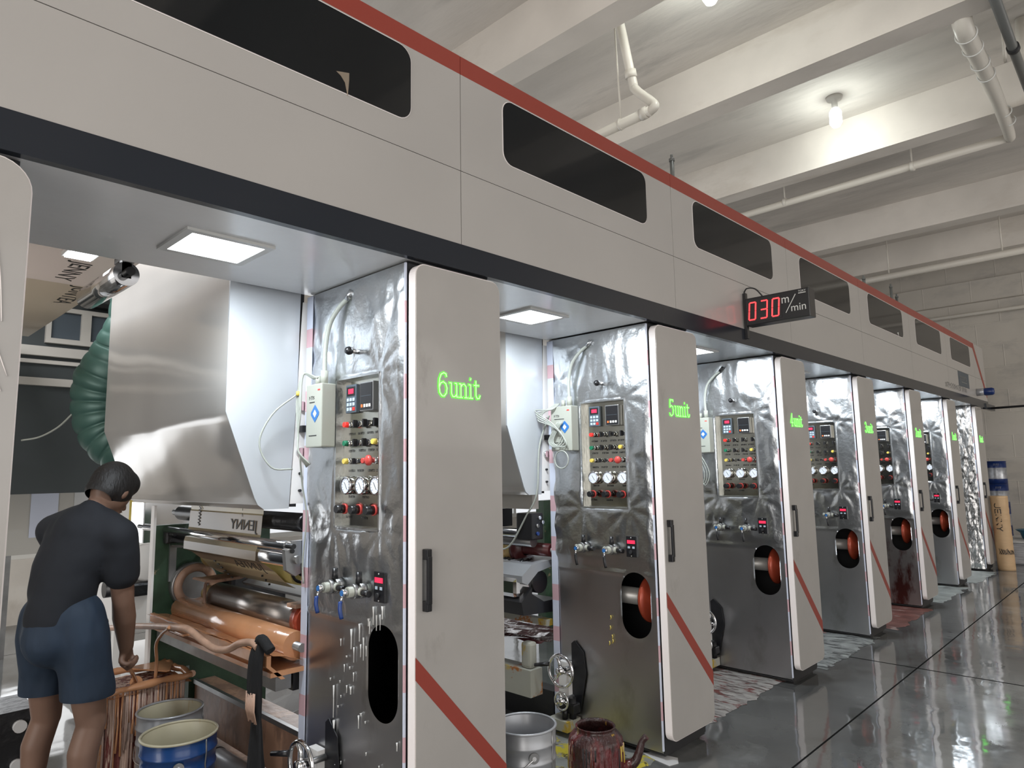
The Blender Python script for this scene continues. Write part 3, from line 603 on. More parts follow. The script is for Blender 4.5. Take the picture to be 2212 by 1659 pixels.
MS = dict(body=mk_body(), door=mk_door(), door7=mk_door(.085), handle=mk_handle(), stripe=mk_stripe(), tape=mk_tape(), tape2=mk_tape2(), flange=mk_flange(), plate=mk_plate(), keypad=mk_keypad(), temp=mk_temp(), gauge=mk_gauge(), reg=mk_reg(), text=mk_text(), ktop=mk_knobtop(), valve=mk_valve(), vknob=mk_vknob(), vl1=mk_vlever('blue'), vl2=mk_vlever('black'), meter=mk_meter())
KN = [('push_button', knob('redbtn', -.49, 1.81)), ('selector_knob', knob('black', -.415, 1.81, kind='sel')), ('selector_knob', knob('black', -.342, 1.81, kind='sel')), ('selector_knob', knob('black', -.262, 1.81, kind='sel')),
      ('push_button', knob('greenbtn', -.49, 1.728)), ('selector_knob', knob('black', -.415, 1.728, kind='sel')), ('selector_knob', knob('black', -.345, 1.728, kind='sel')), ('push_button', knob('yellowbtn', -.272, 1.728)),
      ('push_button', knob('yellowbtn', -.49, 1.65)), ('selector_knob', knob('black', -.438, 1.65, .010, .03, kind='sel')), ('push_button', knob('black', -.39, 1.65, .010, .03)), ('push_button', knob('dullred', -.345, 1.65)), ('emergency_stop', knob('dullred', -.282, 1.65, .015, .055, .022, kind='mushroom'))]
FOILS = {}
LOOK = {'7': 'nearest press column, cut off by the left edge of the view, film-covered door',
        '6': 'large foil-wrapped press column whose door shows green 6unit sign, paint drips under its valves', '5': 'foil-wrapped press column whose white door shows green 5unit sign',
        '4': 'foil-wrapped press column whose door shows green 4unit sign, right behind the speed display', '3': 'foil-wrapped press column whose narrow-looking door shows green 3unit sign',
        '2': 'foil-wrapped press column with green 2unit sign and red ink stains at its foot', '1': 'foil-wrapped press column with green 1unit sign, second farthest', '0': 'farthest press column, its foil heavily crumpled, beside the cardboard-coloured roll'}
cols = {}
for n, (nm, y) in enumerate(zip(NAMES, Y0)):
    t = thing('press_cabinet', LOOK[nm], 'machine column', (0, y, 0), 'press columns in a row'); cols[nm] = t
    put('column_body', MS['body'], t)
    d = put('door', MS['door7' if nm == '7' else 'door'], t)
    put('handle', MS['handle'], d)
    if nm != '7': put('red_stripe', MS['stripe'], d); o = put('unit_sign', mk_sign(nm), d); o['label'] = 'glowing green lettering'
    if nm == '7':
        b = B(); rr = random.Random(5)
        for (ya, za, yb_, zb_) in ((.30, 2.15, .44, 1.82), (.33, 2.18, .45, 1.86), (.40, 2.25, .43, 2.0), (.26, 2.1, .40, 1.75), (.42, 1.65, .36, 1.2), (.38, 1.3, .44, .9), (.30, 1.5, .41, 1.1)):
            P = bez([(.0016, ya, za), (.003, (ya+yb_)/2+rr.uniform(-.02, .01), (za+zb_)/2), (.0016, yb_, zb_)], 6); b.tube(P, .0014, 'edge', 6)
        o = b.obj('film_wrinkle', d); o.matrix_parent_inverse = Matrix.Identity(4); o['kind'] = 'stuff'
    put('edge_tape', MS['tape'], t); put('edge_tape', MS['tape2'], t)
    if nm == '0': put('foil_panel', foil_panel(9, False, False, 1), t); continue
    put('foil_panel', foil_panel(n+1, True, True, 2 if nm == '2' else 0), t)
    if nm != '6': put('drive_flange', MS['flange'], t)
    if nm == '7': continue
    p = put('control_panel', MS['plate'], t)
    put('inverter_keypad', MS['keypad'], p); put('temperature_controller', MS['temp'], p); put('panel_lettering', MS['text'], p)
    for kn, me in KN: put(kn, me, p)
    for x in (-.487, -.377, -.267):
        put('gauge', MS['gauge'], p).location = (x, 0, 1.545); put('pressure_regulator', MS['reg'], p).location = (x, 0, 1.445)
    put('lamp_switch', MS['ktop'], t); put('digital_meter', MS['meter'], t)
    for x in ((-.50, -.318) if nm == '6' else (-.548, -.335)):
        v = put('air_valve', MS['valve'], t); v.location = (x, 0, 1.122); put('valve_knob', MS['vknob'], v); put('valve_lever', MS['vl1' if nm == '6' else 'vl2'], v)
    if nm in '654':
        wx, wz = (-.60, .40) if nm == '6' else (-.685, .385)
        b = B(); b.box(wx-.085, wx-.005, -.05, -.012, .13, wz+.03, 'bright'); b.prism([(wx-.005, .10), (wx+.05, .12), (wx+.105, wz-.03), (wx+.09, wz+.10), (wx+.02, wz+.16), (wx-.005, wz+.14)], 'y', -.016, -.0125, 'black')
        b.box(wx-.10, wx+.05, -.14, -.012, .04, .10, 'yellowstain'); b.cyl((wx, -.10, .10), (wx, -.10, .16), .018, 'black', 12); b.cyl((wx+.03, -.06, .10), (wx+.03, -.06, .22), .022, 'darkmech', 12); b.box(wx-.06, wx+.06, -.09, -.02, .13, .19, 'darkmech', .01)
        br = put('wheel_bracket', b.mesh('wheel_bracket'), t)
        o = put('handwheel', mk_wheel(wx, wz, .092), t)
        b = B(); b.cyl((wx-.085, -.14, wz+.028), (wx-.175, -.17, wz+.012), .013, 'black', 12, .011); b.obj('crank_grip', o)
        put('handwheel', mk_wheel(wx, wz-.175, .05), t)
# drips of pale paint below the valves of column 6
b = B(); rr = random.Random(4)
for (x, z, l) in [(-.262, 1.06, .07), (-.20, 1.07, .05), (-.215, 1.035, .06), (-.24, 1.03, .06), (-.295, 1.01, .03), (-.288, 1.0, .05), (-.30, .96, .045), (-.26, .965, .03), (-.36, .98, .07), (-.42, .95, .08), (-.33, .93, .09), (-.35, .90, .05), (-.31, .90, .04), (-.40, .88, .06), (-.55, .70, .13), (-.545, .56, .08), (-.36, .62, .05), (-.47, .80, .03), (-.40, .78, .035), (-.45, .72, .03), (-.42, .72, .03), (-.10, .58, .03), (-.50, .9, .03)]+[(rr.uniform(-.6, -.12), rr.uniform(.35, .95), rr.uniform(.006, .02)) for _ in range(26)]:
    w = rr.uniform(.0022, .0045)
    if -.31 < x < -.10 and .63 < z < 1.0 and (z-l) < .99: continue
    b.tube([(x, -.0115, z), (x+.001, -.0118, z-l*.4), (x, -.0115, z-l)], [w*1.4, w*.7, w*.9], 'white', 6)
o = b.obj('paint_drip', cols['6']); o['kind'] = 'stuff'; o['label'] = 'runs and specks of white paint'
b = B()
for (x, z) in ((-.385, .72), (-.39, .66), (-.378, .61), (-.375, .585), (-.40, .57)): b.tube([(x, -.012, z+.012), (x+.004, -.012, z), (x-.002, -.012, z-.012)], .003, 'yellowbtn', 6)
o = b.obj('paint_drip', cols['5']); o['kind'] = 'stuff'; o['label'] = 'small drops of yellow paint'

# ------------------------------------------------------------------ drying hoods
def kin(t): return lambda b, n, par=None: (lambda o: (setattr(o, 'matrix_parent_inverse', t.matrix_basis.inverted() if par is None else Matrix.Identity(4)), o)[1])(b.obj(n, par or t))
HOODLAB = {'6': 'large polished drying hood hanging over the worker, its pale side beside the 6unit column', '5': 'pale drying hood beside the 5unit column, a cable trailing below it', '4': 'drying hood hidden but for a sliver before the 4unit column',
           '3': 'drying hood before the 3unit column', '2': 'drying hood before the 2unit column', '1': 'drying hood before the 1unit column'}
for nm, y in zip(NAMES[1:-1], Y0[1:-1]):
    t = thing('drying_hood', HOODLAB[nm], 'drying hood', (-1.7, y-.2, 1.44), 'drying hoods above the rollers'); K = kin(t)
    prof = [(y-.385, 3.0), (y-.385, 1.877), (y-.242, 1.495), (y-.225, 1.462), (y-.195, 1.44)]
    b = B(); n = 26; fm = b.mi('hoodfront')
    R = [(q0[0]+(q1[0]-q0[0])*k/8, q0[1]+(q1[1]-q0[1])*k/8) for q0, q1 in zip(prof[:-1], prof[1:]) for k in range(8)]+[prof[-1]]
    g = [[b.bm.verts.new((-.862-1.75*i/n, p[0]+(.006*noise.noise(Vector((i*.12, p[1]*1.6, y))) if 0 < i < n else 0), p[1])) for p in R] for i in range(n+1)]
    for i in range(n):
        for j in range(len(R)-1):
            f = b.bm.faces.new([g[i][j], g[i+1][j], g[i+1][j+1], g[i][j+1]]); f.smooth = True; f.material_index = fm
    K(b, 'front_panel')
    b = B(); b.prism(prof+[(y-.075, 1.44), (y-.045, 2.0), (y-.03, 3.0)], 'x', -.868, -.858, 'hoodside'); K(b, 'side_panel')
    b = B(); b.prism([(y-.36, 3.0), (y-.36, 1.88), (y-.19, 1.45), (y-.03, 1.445), (y-.0, 3.0)], 'x', -2.60, -.875, 'inner', 'bright'); K(b, 'hood_body')
    b = B(); b.prism([(y-.068, 1.46), (y+.04, 1.46), (y+.04, 2.43), (y-.022, 2.43)], 'x', -.868, -.862, 'bright'); kp = K(b, 'knob_strip')
    for z, kk in ((1.60, 0), (1.70, 1), (1.81, 2), (1.52, 0), (1.92, 1)):
        b = B(); ym = y-.022
        if kk == 2: b.box(-.862, -.82, ym-.012, ym+.016, z-.016, z+.016, 'black', .004)
        elif kk: b.cyl((-.862, ym, z), (-.845, ym, z), .022, 'chrome', 16)
        else: b.cyl((-.862, ym, z), (-.850, ym, z), .007, 'black', 10)
        K(b, 'hood_knob', None)

# ------------------------------------------------------------------ the printing unit beside the worker
def roller(name, label, x0, x1, y, z, r, m, ends=None, seg=36, group=None, shaft=.02, cat='roller'):
    t = thing(name, label, cat, ((x0+x1)/2, y, z), group); K = kin(t)
    K(B().cyl((x0, y, z), (x1, y, z), r, m, seg), 'roller_body'); K(B().cyl((x0-.12, y, z), (x1+.06, y, z), shaft, ends or 'greymetal', 14), 'roller_shaft'); return t, K
y = Y0[1]
t = thing('machine_frame', 'green painted side frame carrying the rollers behind the ink tank', 'machine frame', (-2.4, 1.9, .3)); K = kin(t)
b = B(); b.prism([(1.52, .44), (1.52, 1.30), (2.25, 1.30), (2.25, .12), (1.75, .12), (1.75, .44)], 'x', -2.42, -2.36, 'green'); K(b, 'side_plate')
b = B(); b.box(-2.41, -2.36, 1.505, 1.520, .40, 1.42, 'bright'); K(b, 'front_edge')
b = B(); b.box(-2.36, -2.345, 1.60, 1.64, .96, 1.20, 'greymetal'); K(b, 'adjusting_rail')
b = B(); b.box(-2.36, -2.30, 1.56, 1.68, 1.19, 1.28, 'darkmech', .01); b.cyl((-2.33, 1.58, 1.25), (-2.22, 1.58, 1.25), .012, 'black', 10); K(b, 'clamp')
b = B(); b.cyl((-2.36, 1.74, .93), (-2.29, 1.74, .93), .135, 'greymetal', 32); b.torus((-2.285, 1.74, .93), .105, .025, 'inkstain', 'x', 32, 8); K(b, 'bearing_ring')
K(B().box(-.93, -.86, 1.92, 2.04, .0, .78, 'green'), 'right_leg')
K(B().box(-2.33, -2.2, 1.92, 2.3, .7, 1.0, 'darkmech', .03), 'gear_housing')
roller('guide_roller', 'dark oily roller high behind the hanging film', -2.45, -.88, 1.70, 1.365, .045, 'darkmech', group='guide rollers under the hood')
roller('guide_roller', 'thin polished round bar crossing in front of the film', -2.72, -.84, 1.575, 1.272, .021, 'chrome', 'darkmech', group='guide rollers under the hood', shaft=.012)
roller('guide_roller', 'ribbed chrome roller that the film turns under, beneath the thin bar', -2.32, -.88, 1.624, 1.205, .040, 'chrome', group='guide rollers under the hood')
b = B(); b.prism([(1.575, 1.16), (1.565, 1.25), (1.60, 1.29), (1.66, 1.29), (1.67, 1.15), (1.62, 1.13)], 'x', -.872, -.842, 'greymetal'); b.cyl((-.842, 1.60, 1.245), (-.835, 1.60, 1.245), .010, 'black'); tag(b.obj('roller_bracket'), 'dark bracket holding the right ends of the chrome rollers', 'bracket')
t, K = roller('impression_roller', 'yellow and green stained rubber roller with a dark hub, pressing the film', -2.2, -1.10, 1.80, 1.115, .075, 'yellowroll')
K(B().lathe([(0, 0), (.03, 0), (.036, -.012), (.05, -.012), (.052, .0), (.066, 0), (.066, -.01)], 'darkmech', (-1.098, 1.80, 1.115), 'x', 28), 'hub')
t, K = roller('gravure_cylinder', 'smooth grey engraved print cylinder above the peach ink roller', -1.95, -.97, 1.74, .905, .072, 'gravure', 'darkmech', shaft=.035)
K(B().cyl((-2.10, 1.74, .905), (-1.95, 1.74, .905), .042, 'yellowroll'), 'inked_shaft')
K(B().cyl((-.97, 1.74, .905), (-.90, 1.74, .905), .078, 'amber', 24), 'end_collar')
roller('ink_roller', 'long roller coated in wet peach ink lying in the ink pan', -2.22, -.86, 1.64, .815, .064, 'ink')
b = B(); rr = random.Random(2); n = 40; prof = [(1.49, .815), (1.50, .806), (1.56, .795), (1.62, .77), (1.70, .745), (1.84, .76), (1.87, .84)]
g = [[b.bm.verts.new((-2.24+1.44*i/n, p[0]-(.05*(1-i/n))*(j < 2)+rr.uniform(-.003, .003), p[1]+.01*noise.noise(Vector((i*.3, j, 1))))) for j, p in enumerate(prof)] for i in range(n+1)]
for i in range(n):
    for j in range(len(prof)-1): f = b.bm.faces.new([g[i][j], g[i+1][j], g[i+1][j+1], g[i][j+1]]); f.smooth = True; f.material_index = b.mi('ink')
b.box(-2.24, -.80, 1.47, 1.49, .765, .81, 'ink'); b.box(-2.24, -.80, 1.49, 1.87, .715, .735, 'ink'); b.prism([(1.47, .765), (1.49, .765), (1.56, .70), (1.54, .70)], 'x', -2.24, -.80, 'ink')
t = tag(b.obj('ink_pan'), 'long trough of peach coloured ink running under the print cylinder', 'ink pan')
b = B(); b.box(-2.34, -.86, 1.545, 1.62, .635, .70, 'greymetal'); b.box(-2.34, -.86, 1.63, 1.66, .62, .695, 'darkmech'); tag(b.obj('support_beam'), 'scratched grey steel beam under the ink pan', 'beam')
b = B(); n = 30; P0, P1 = (1.80, 1.04), (1.98, .985)
for i in range(1): pass
b.prism([(1.83, .98), (1.95, 1.06), (2.10, 1.06), (2.10, 1.04), (1.96, 1.04), (1.84, .965)], 'x', -1.85, -.95, 'greypail')
for x in (-1.75, -1.6, -1.5, -1.38, -1.26, -1.12): b.cyl((x, 1.93, 1.05), (x, 1.93, 1.075), .012, 'black', 8)
b.cyl((-1.66, 1.90, 1.075), (-1.55, 1.93, 1.075), .012, 'black', 8); b.cyl((-1.06, 1.90, 1.075), (-.98, 1.93, 1.075), .012, 'black', 8); b.box(-1.35, -1.2, 1.94, 1.97, 1.06, 1.064, 'dullred')
tag(b.obj('doctor_blade_holder'), 'pale blade holder with black bolts behind the print cylinder', 'blade holder')
b = B(); b.prism([(1.60, 1.01), (1.66, 1.00), (1.80, 1.005), (1.90, 1.03), (1.89, 1.04), (1.79, 1.02), (1.66, 1.015), (1.61, 1.02)], 'x', -1.99, -1.80, 'inkstain'); b.tube(bez([(-1.93, 1.66, .83), (-1.94, 1.655, .92), (-1.95, 1.67, .99), (-1.90, 1.72, 1.01)], 4), .010, 'inkstain', 8)
b.box(-.985, -.90, 1.655, 1.76, .97, .99, 'inkstain', .004); tag(b.obj('ink_guard'), 'dirty folded ink guard wrapped over the cylinder end', 'guard')

# the printed film, with its lettering seen from behind
def film_piece(name, pts, x0, x1, th, mats, t):
    b = B(); L_ = [Vector((0, p[0], p[1])) for p in pts]
    for k, (p, q) in enumerate(zip(L_[:-1], L_[1:])):
        d = (q-p).normalized(); nn = Vector((0, d.z, -d.y))*th
        b.faces([(x, v.y, v.z) for x in (x0, x1) for v in (p, q, q+nn, p+nn)], [(0, 1, 2, 3), (7, 6, 5, 4), (0, 4, 5, 1), (1, 5, 6, 2), (2, 6, 7, 3), (3, 7, 4, 0)], mats[k])
    o = b.obj(name, t); o.matrix_parent_inverse = t.matrix_basis.inverted(); return o
t = thing('printed_film', 'cream and tan printed film with mirrored black lettering passing under the hood', 'film', (-1.6, 1.6, 1.3)); K = kin(t)
film_piece('film_web', [(1.612, 1.52), (1.608, 1.402), (1.604, 1.395), (1.60, 1.335), (1.598, 1.302), (1.574, 1.225), (1.573, 1.18)], -2.06, -1.15, .001, ['film', 'film', 'filmtan', 'filmtan', 'film', 'filmtan'], t)
film_piece('film_web', [(1.573, 1.18), (1.618, 1.160), (1.675, 1.117), (1.733, 1.058), (1.79, 1.022)], -2.06, -1.15, .001, ['filmtan', 'filmtan', 'film', 'film'], t)
b = B()
lettering(b, 'JENNY', .075, (-1.50, 1.5960, 1.318), (1, -.0, 0), (0, .04, 1), 'filmink', width=.31, mirror=True)
K(b, 'printed_lettering'); b = B()
for k in range(7): b.stroke([(-1.93, 1.44-.018*k), (-1.90, 1.43-.018*k), (-1.915, 1.425-.018*k)], .005, lambda u, v, d: (u, d+(v-1.3)*.06, v), 1.594, 1.5955, 'filmink')
for k in range(3): b.stroke([(-1.37, 1.43-.03*k), (-1.37, 1.415-.03*k)], .003, lambda u, v, d: (u, d+(v-1.3)*.06, v), 1.594, 1.5955, 'filmink')
K(b, 'printed_mark'); b = B(); lettering(b, 'JUNTEA', .075, (-1.53, 1.655, 1.116), (1, 0, 0), (0, -.62, .78), 'filmink', width=.33, mirror=True)
K(b, 'printed_lettering'); b = B()
for k in range(6): b.box(-1.86+.01*k, -1.835+.01*k, 1.665+.016*k, 1.671+.016*k, 1.113-.019*k, 1.119-.019*k, 'filmink')
for k in range(3): b.box(-1.335, -1.33, 1.695+.02*k, 1.705+.02*k, 1.072-.024*k, 1.082-.024*k, 'filmink')
K(b, 'printed_lettering')
t = thing('printed_film', 'upper sheet of printed film stretched overhead at the left, mirrored lettering', 'film', (-2.4, .7, 2.65)); K = kin(t)
b = B(); b.box(-2.14, -.95, -.6, 1.085, 2.650, 2.652, 'filmup'); K(b, 'film_web')
b = B(); b.box(-3.95, -2.14, -.6, 1.095, 2.650, 2.652, 'filmfar'); K(b, 'film_band')
b = B(); lettering(b, 'JENNY', .12, (-2.06, .845, 2.6485), (1, 0, 0), (0, 1, 0), 'filmink', width=.42, mirror=True); K(b, 'printed_lettering'); b = B(); lettering(b, 'JUNTEA', .12, (-2.64, .97, 2.6485), (1, 0, 0), (0, 1, 0), 'filmink', width=.50, mirror=True); K(b, 'printed_lettering')
roller('guide_roller', 'wide polished roller under the overhead film at upper left', -1.80, -1.2, .95, 2.51, .055, 'chrome', 'black', group='rollers above the walkway')
b = B(); b.box(-1.32, -1.02, .93, .99, 2.575, 2.60, 'black'); b.box(-1.24, -1.2, .93, .97, 2.49, 2.60, 'greymetal'); tag(b.obj('roller_bracket'), 'dark bracket under the soffit edge holding the polished roller', 'bracket')
t = thing('bright_panel', 'small bright square panel above the polished roller at upper left', 'light', (-1.33, .81, 2.6)); K = kin(t)  # small square panel with an emissive face
area('film_fill', (-2.3, .4, 3.3), (-2.3, .4, 0), 2.2, 1.0, 60, (.97, .98, 1)); K(B().box(-1.44, -1.28, .745, .870, 2.606, 2.625, 'white'), 'housing'); K(B().box(-1.43, -1.29, .755, .860, 2.600, 2.606, 'diffuser'), 'diffuser')  # unseen lamp added above the overhead film to brighten it through the sheet

# rear cabinet with white rails, and the flexible duct
t = thing('control_cabinet', 'dark slate cabinet wall with off-white rails behind the worker', 'cabinet', (-4.3, 1.2, 1.48)); K = kin(t)
K(B().box(-4.5, -4.22, -.6, 2.1, 1.478, 3.4, 'darkcab'), 'cabinet_body')
for z0, z1 in ((2.55, 2.625), (2.315, 2.375), (2.49, 2.52)): K(B().box(-4.22, -4.17 if z0 != 2.49 else -4.19, -.6, 2.1, z0, z1, 'barwhite'), 'rail')
for (ya, yb_) in ((1.285, 1.49), (1.56, 1.80)):
    b = B(); w = .035
    for q in ((ya-w, yb_+w, 2.66, 2.70), (ya-w, yb_+w, 2.92, 2.955), (ya-w, ya, 2.70, 2.92), (yb_, yb_+w, 2.70, 2.92)): b.box(-4.22, -4.18, *q, 'barwhite')
    K(b, 'window_frame'); K(B().box(-4.215, -4.21, ya, yb_, 2.70, 2.92, 'keypad'), 'window_pane')
K(B().box(-4.22, -4.12, 1.50, 2.0, 2.985, 3.02, 'black'), 'cable_tray')
b = B(); P = bez([(-2.74, 1.40, 3.398), (-2.74, 1.40, 2.95), (-2.76, 1.40, 2.66), (-2.86, 1.40, 2.42), (-2.98, 1.38, 2.16), (-2.98, 1.42, 1.93), (-2.90, 1.55, 1.78), (-2.88, 1.75, 1.74)], 30)
P = [p if False else Vector(p) for p in P]; N_ = len(P)
b.tube(P, .14, 'ductgreen', 28, rfun=lambda q: (.09+.105*min(1, max(0, (q-.30)*4.5)))*(1+.085*abs(math.sin(q*20*math.pi))**.5)); tag(b.obj('flexible_duct'), 'ribbed dark green flexible air duct bulging beside the polished hood', 'duct')
b = B(); b.tube(bez([(-3.4, 1.0, 1.85), (-3.3, 1.08, 1.87), (-3.15, 1.15, 1.93), (-3.0, 1.2, 2.02)], 6), .006, 'cable', 8); tag(b.obj('thin_cable'), 'thin pale cable looping up to the green duct', 'cable')
b = B(); b.tube(bez([(-1.75, .48, 2.0), (-1.70, .54, 1.80), (-1.74, .53, 1.62), (-1.86, .46, 1.48)], 6), .005, 'rubber', 8); tag(b.obj('thin_cable'), 'thin black wire hanging at the left edge of the walkway', 'cable')

# the far side of the press, brightly lit
t = thing('winding_machine', 'bright white machine with a round cover seen past the worker', 'machine', (-4.0, 2.2, 0)); K = kin(t)
K(B().box(-4.9, -3.7, 1.72, 2.9, .45, 1.02, 'bright', .02), 'cabinet'); K(B().box(-3.72, -3.66, 1.70, 1.76, .0, 1.46, 'bright'), 'post')
K(B().lathe([(0, 0), (.12, 0), (.14, -.03), (.13, -.12), (0, -.12)], 'bright', (-3.45, 1.86, .96), 'x', 28), 'round_cover'); K(B().box(-3.8, -3.5, 1.82, 2.3, 1.10, 1.40, 'chrome'), 'polished_box')
K(B().box(-3.72, -3.45, 1.70, 1.96, .72, .82, 'darkmech', .02), 'motor'); K(B().cyl((-3.6, 1.60, .78), (-3.6, 1.75, .78), .06, 'black'), 'motor_fan'); K(B().box(-4.9, -3.4, 1.5, 2.6, .0, .10, 'bright'), 'base_plinth')
b = B(); b.tube(bez([(-3.4, 1.86, .62), (-3.38, 1.88, .75), (-3.38, 1.93, .85), (-3.4, 1.96, .95)], 5), .010, 'rubber', 8); K(b, 'hose_loop')
t = thing('notice_board', 'pale noticeboard with papers seen just over the worker\'s back', 'noticeboard', (-5.6, 1.9, 1.3)); K = kin(t)
K(B().box(-5.62, -5.58, 1.3, 3.3, .9, 1.7, 'barwhite'), 'board')
for k, (a, c, m) in enumerate(((1.5, 1.72, 'bluewhite'), (1.85, 2.02, 'sheet'), (2.08, 2.22, 'sheet'), (2.26, 2.6, 'yellowbtn'))): K(B().box(-5.575, -5.57, a, c, 1.05, 1.55, m), 'paper')
for x in (-5.6,): K(B().box(-5.62, -5.58, 1.32, 1.38, 0, .9, 'greymetal'), 'leg'); K(B().box(-5.62, -5.58, 3.2, 3.26, 0, .9, 'greymetal'), 'leg')
b = B(); n = 22; rr = random.Random(9)
g = [[b.bm.verts.new((-3.3+2.2*i/n, 2.33+.82*j/n, .02+.46*max(0, math.sin(math.pi*i/n)*math.sin(math.pi*j/n))*(.6+.8*abs(noise.noise(Vector((i*.45, j*.45, 3)))))+.04*noise.noise(Vector((i*1.3, j*1.3, 8))))) for j in range(n+1)] for i in range(n+1)]
for i in range(n):
    for j in range(n): b.bm.faces.new([g[i][j], g[i+1][j], g[i+1][j+1], g[i][j+1]]).material_index = b.mi('sheet')
tag(b.obj('plastic_sheet'), 'crumpled pale plastic sheet on the floor behind the rollers', 'plastic sheet')

# ink tank, hose, rag, lower beams
t = thing('ink_tank', 'ink-crusted square tank of peach ink with long dried runs, at the worker\'s hand', 'ink tank', (-2.1, 1.4, 0)); K = kin(t)
X0, X1, A0, A1 = -2.32, -1.93, 1.17, 1.60
b = B(); b.prism([(X0+.03, A0+.03), (X1-.02, A0+.02), (X1-.02, A1-.03), (X0+.03, A1-.03)], 'z', 0, .47, 'drips'); K(b, 'tank_body')
b = B(); rr = random.Random(3)
for (a, c) in (((X0, A0), (X1, A0)), ((X1, A0), (X1, A1)), ((X1, A1), (X0, A1)), ((X0, A1), (X0, A0))):
    P = [(a[0]+(c[0]-a[0])*q/8+rr.uniform(-.006, .006), a[1]+(c[1]-a[1])*q/8+rr.uniform(-.006, .006), .495+rr.uniform(-.008, .010)) for q in range(9)]; b.tube(P, [.017+rr.uniform(-.004, .006) for _ in P], 'ink', 8)
K(b, 'rim')
b = B(); n = 12
g = [[b.bm.verts.new((X0+(X1-X0)*i/n, A0+(A1-A0)*j/n, .465+.014*noise.noise(Vector((i*.6, j*.6, 2))))) for j in range(n+1)] for i in range(n+1)]
for i in range(n):
    for j in range(n): f = b.bm.faces.new([g[i][j], g[i+1][j], g[i+1][j+1], g[i][j+1]]); f.smooth = True; f.material_index = b.mi('ink')
b.prism([(X0, A0+.2), (X1-.14, A0+.34), (X1-.14, A0+.36), (X0+.1, A1), (X0, A1)], 'z', .505, .512, 'ink'); K(b, 'ink_surface')
b = B(); rr = random.Random(8)
for k in range(96):
    side = k % 2
    if side: x, yy = X1-.012, A0+.03+(A1-A0-.06)*rr.random()
    else: x, yy = X0+.03+(X1-X0-.05)*rr.random(), A0+.012
    l = rr.uniform(.15, .46); b.tube([(x, yy, .48), (x+rr.uniform(-.006, .006), yy+rr.uniform(-.006, .006), .48-l*.5), (x, yy, .48-l)], [.006, .0045, .007], 'driprun' if rr.random() < .8 else 'ink', 6)
o = K(b, 'ink_run'); o['kind'] = 'stuff'
b = B(); b.tube(bez([(-2.75, 1.30, .68), (-2.45, 1.33, .72), (-2.1, 1.36, .775), (-1.58, 1.38, .838), (-1.45, 1.39, .842), (-1.32, 1.40, .812), (-1.20, 1.41, .792), (-1.08, 1.42, .805), (-.98, 1.43, .845), (-.88, 1.44, .862), (-.82, 1.44, .850)], 6), .0165, 'hose', 12)
tag(b.obj('ink_hose'), 'peach-coated hose looping in front of the ink pan', 'hose')
b = B(); b.tube(bez([(-1.63, 1.36, .835), (-1.78, 1.38, .78), (-1.92, 1.40, .70), (-1.96, 1.42, .60), (-1.97, 1.42, .50)], 5), .009, 'ink', 8); b.box(-1.75, -1.52, 1.385, 1.455, .80, .812, 'ink', .004); tag(b.obj('ink_overflow'), 'string of ink pouring from the pan lip into the tank', 'ink')
b = B(); rr = random.Random(6); pts = [(-.83, 1.452, .875), (-.835, 1.440, .80), (-.84, 1.44, .70), (-.838, 1.44, .62), (-.82, 1.44, .56), (-.815, 1.44, .45), (-.81, 1.44, .35), (-.80, 1.44, .24)]
W_ = [.038, .045, .050, .048, .032, .045, .058, .05]; seg = 16; vs = []; PP = bez(pts, 5)
for k, p in enumerate(PP):
    q = k/5; i = min(int(q), 6); w = W_[i]+(W_[i+1]-W_[i])*(q-i) if i < 7 else W_[-1]
    for s_ in range(seg):
        a = 2*math.pi*s_/seg; r_ = 1+.18*math.sin(5*a+k*.1); vs.append((p.x+w*r_*math.cos(a), p.y+w*.45*r_*math.sin(a), p.z))
n = len(PP); b.faces(vs, [(k*seg+q, k*seg+(q+1) % seg, (k+1)*seg+(q+1) % seg, (k+1)*seg+q) for k in range(n-1) for q in range(seg)]+[tuple(range(seg)), tuple((n-1)*seg+q for q in range(seg))], 'rag', True)
b.tube(bez([(-.83, 1.45, .88), (-.80, 1.45, .885), (-.765, 1.455, .862), (-.745, 1.46, .845)], 4), .022, 'rag', 10)
for k in range(12): x = -.855+.007*k; b.tube([(x-.012, 1.415, .645+rr.uniform(0, .03)), (x, 1.408, .60), (x+.012, 1.414, .555+rr.uniform(-.01, .01))], .003, 'hose', 6)
tag(b.obj('rag'), 'long black rag knotted and hanging from the ink pan edge', 'rag')
b = B(); b.box(-2.34, -.87, 1.78, 1.90, .10, .35, 'inkstain'); b.box(-2.34, -.87, 1.768, 1.79, .335, .36, 'greymetal'); tag(b.obj('cross_beam'), 'wide ink-smeared cross beam low between the frames', 'beam')
b = B(); b.cyl((-2.25, 1.70, .07), (-.87, 1.70, .07), .05, 'greypail', 24); b.cyl((-1.8, 1.70, .07), (-1.79, 1.70, .07), .052, 'inner', 24); b.cyl((-1.4, 1.70, .07), (-1.39, 1.70, .07), .052, 'inner', 24); tag(b.obj('floor_pipe'), 'pale grey pipe lying along the floor under the press', 'pipe')
b = B(); b.box(-2.6, -.85, 1.2, 2.6, .001, .006, 'inkstain'); tag(b.obj('floor_sheet'), 'peach-stained sheet on the floor under the ink pan', 'floor sheet')
b = B(); b.box(-2.9, -2.55, .80, 1.0, .0, .34, 'darkmech')
for z in (.06, .26): b.cyl((-2.55, .93, z), (-2.52, .93, z), .032, 'sheet', 16)
t = tag(b.obj('bolted_block'), 'black oily block with two pale bolts at the lower left edge', 'machine block')

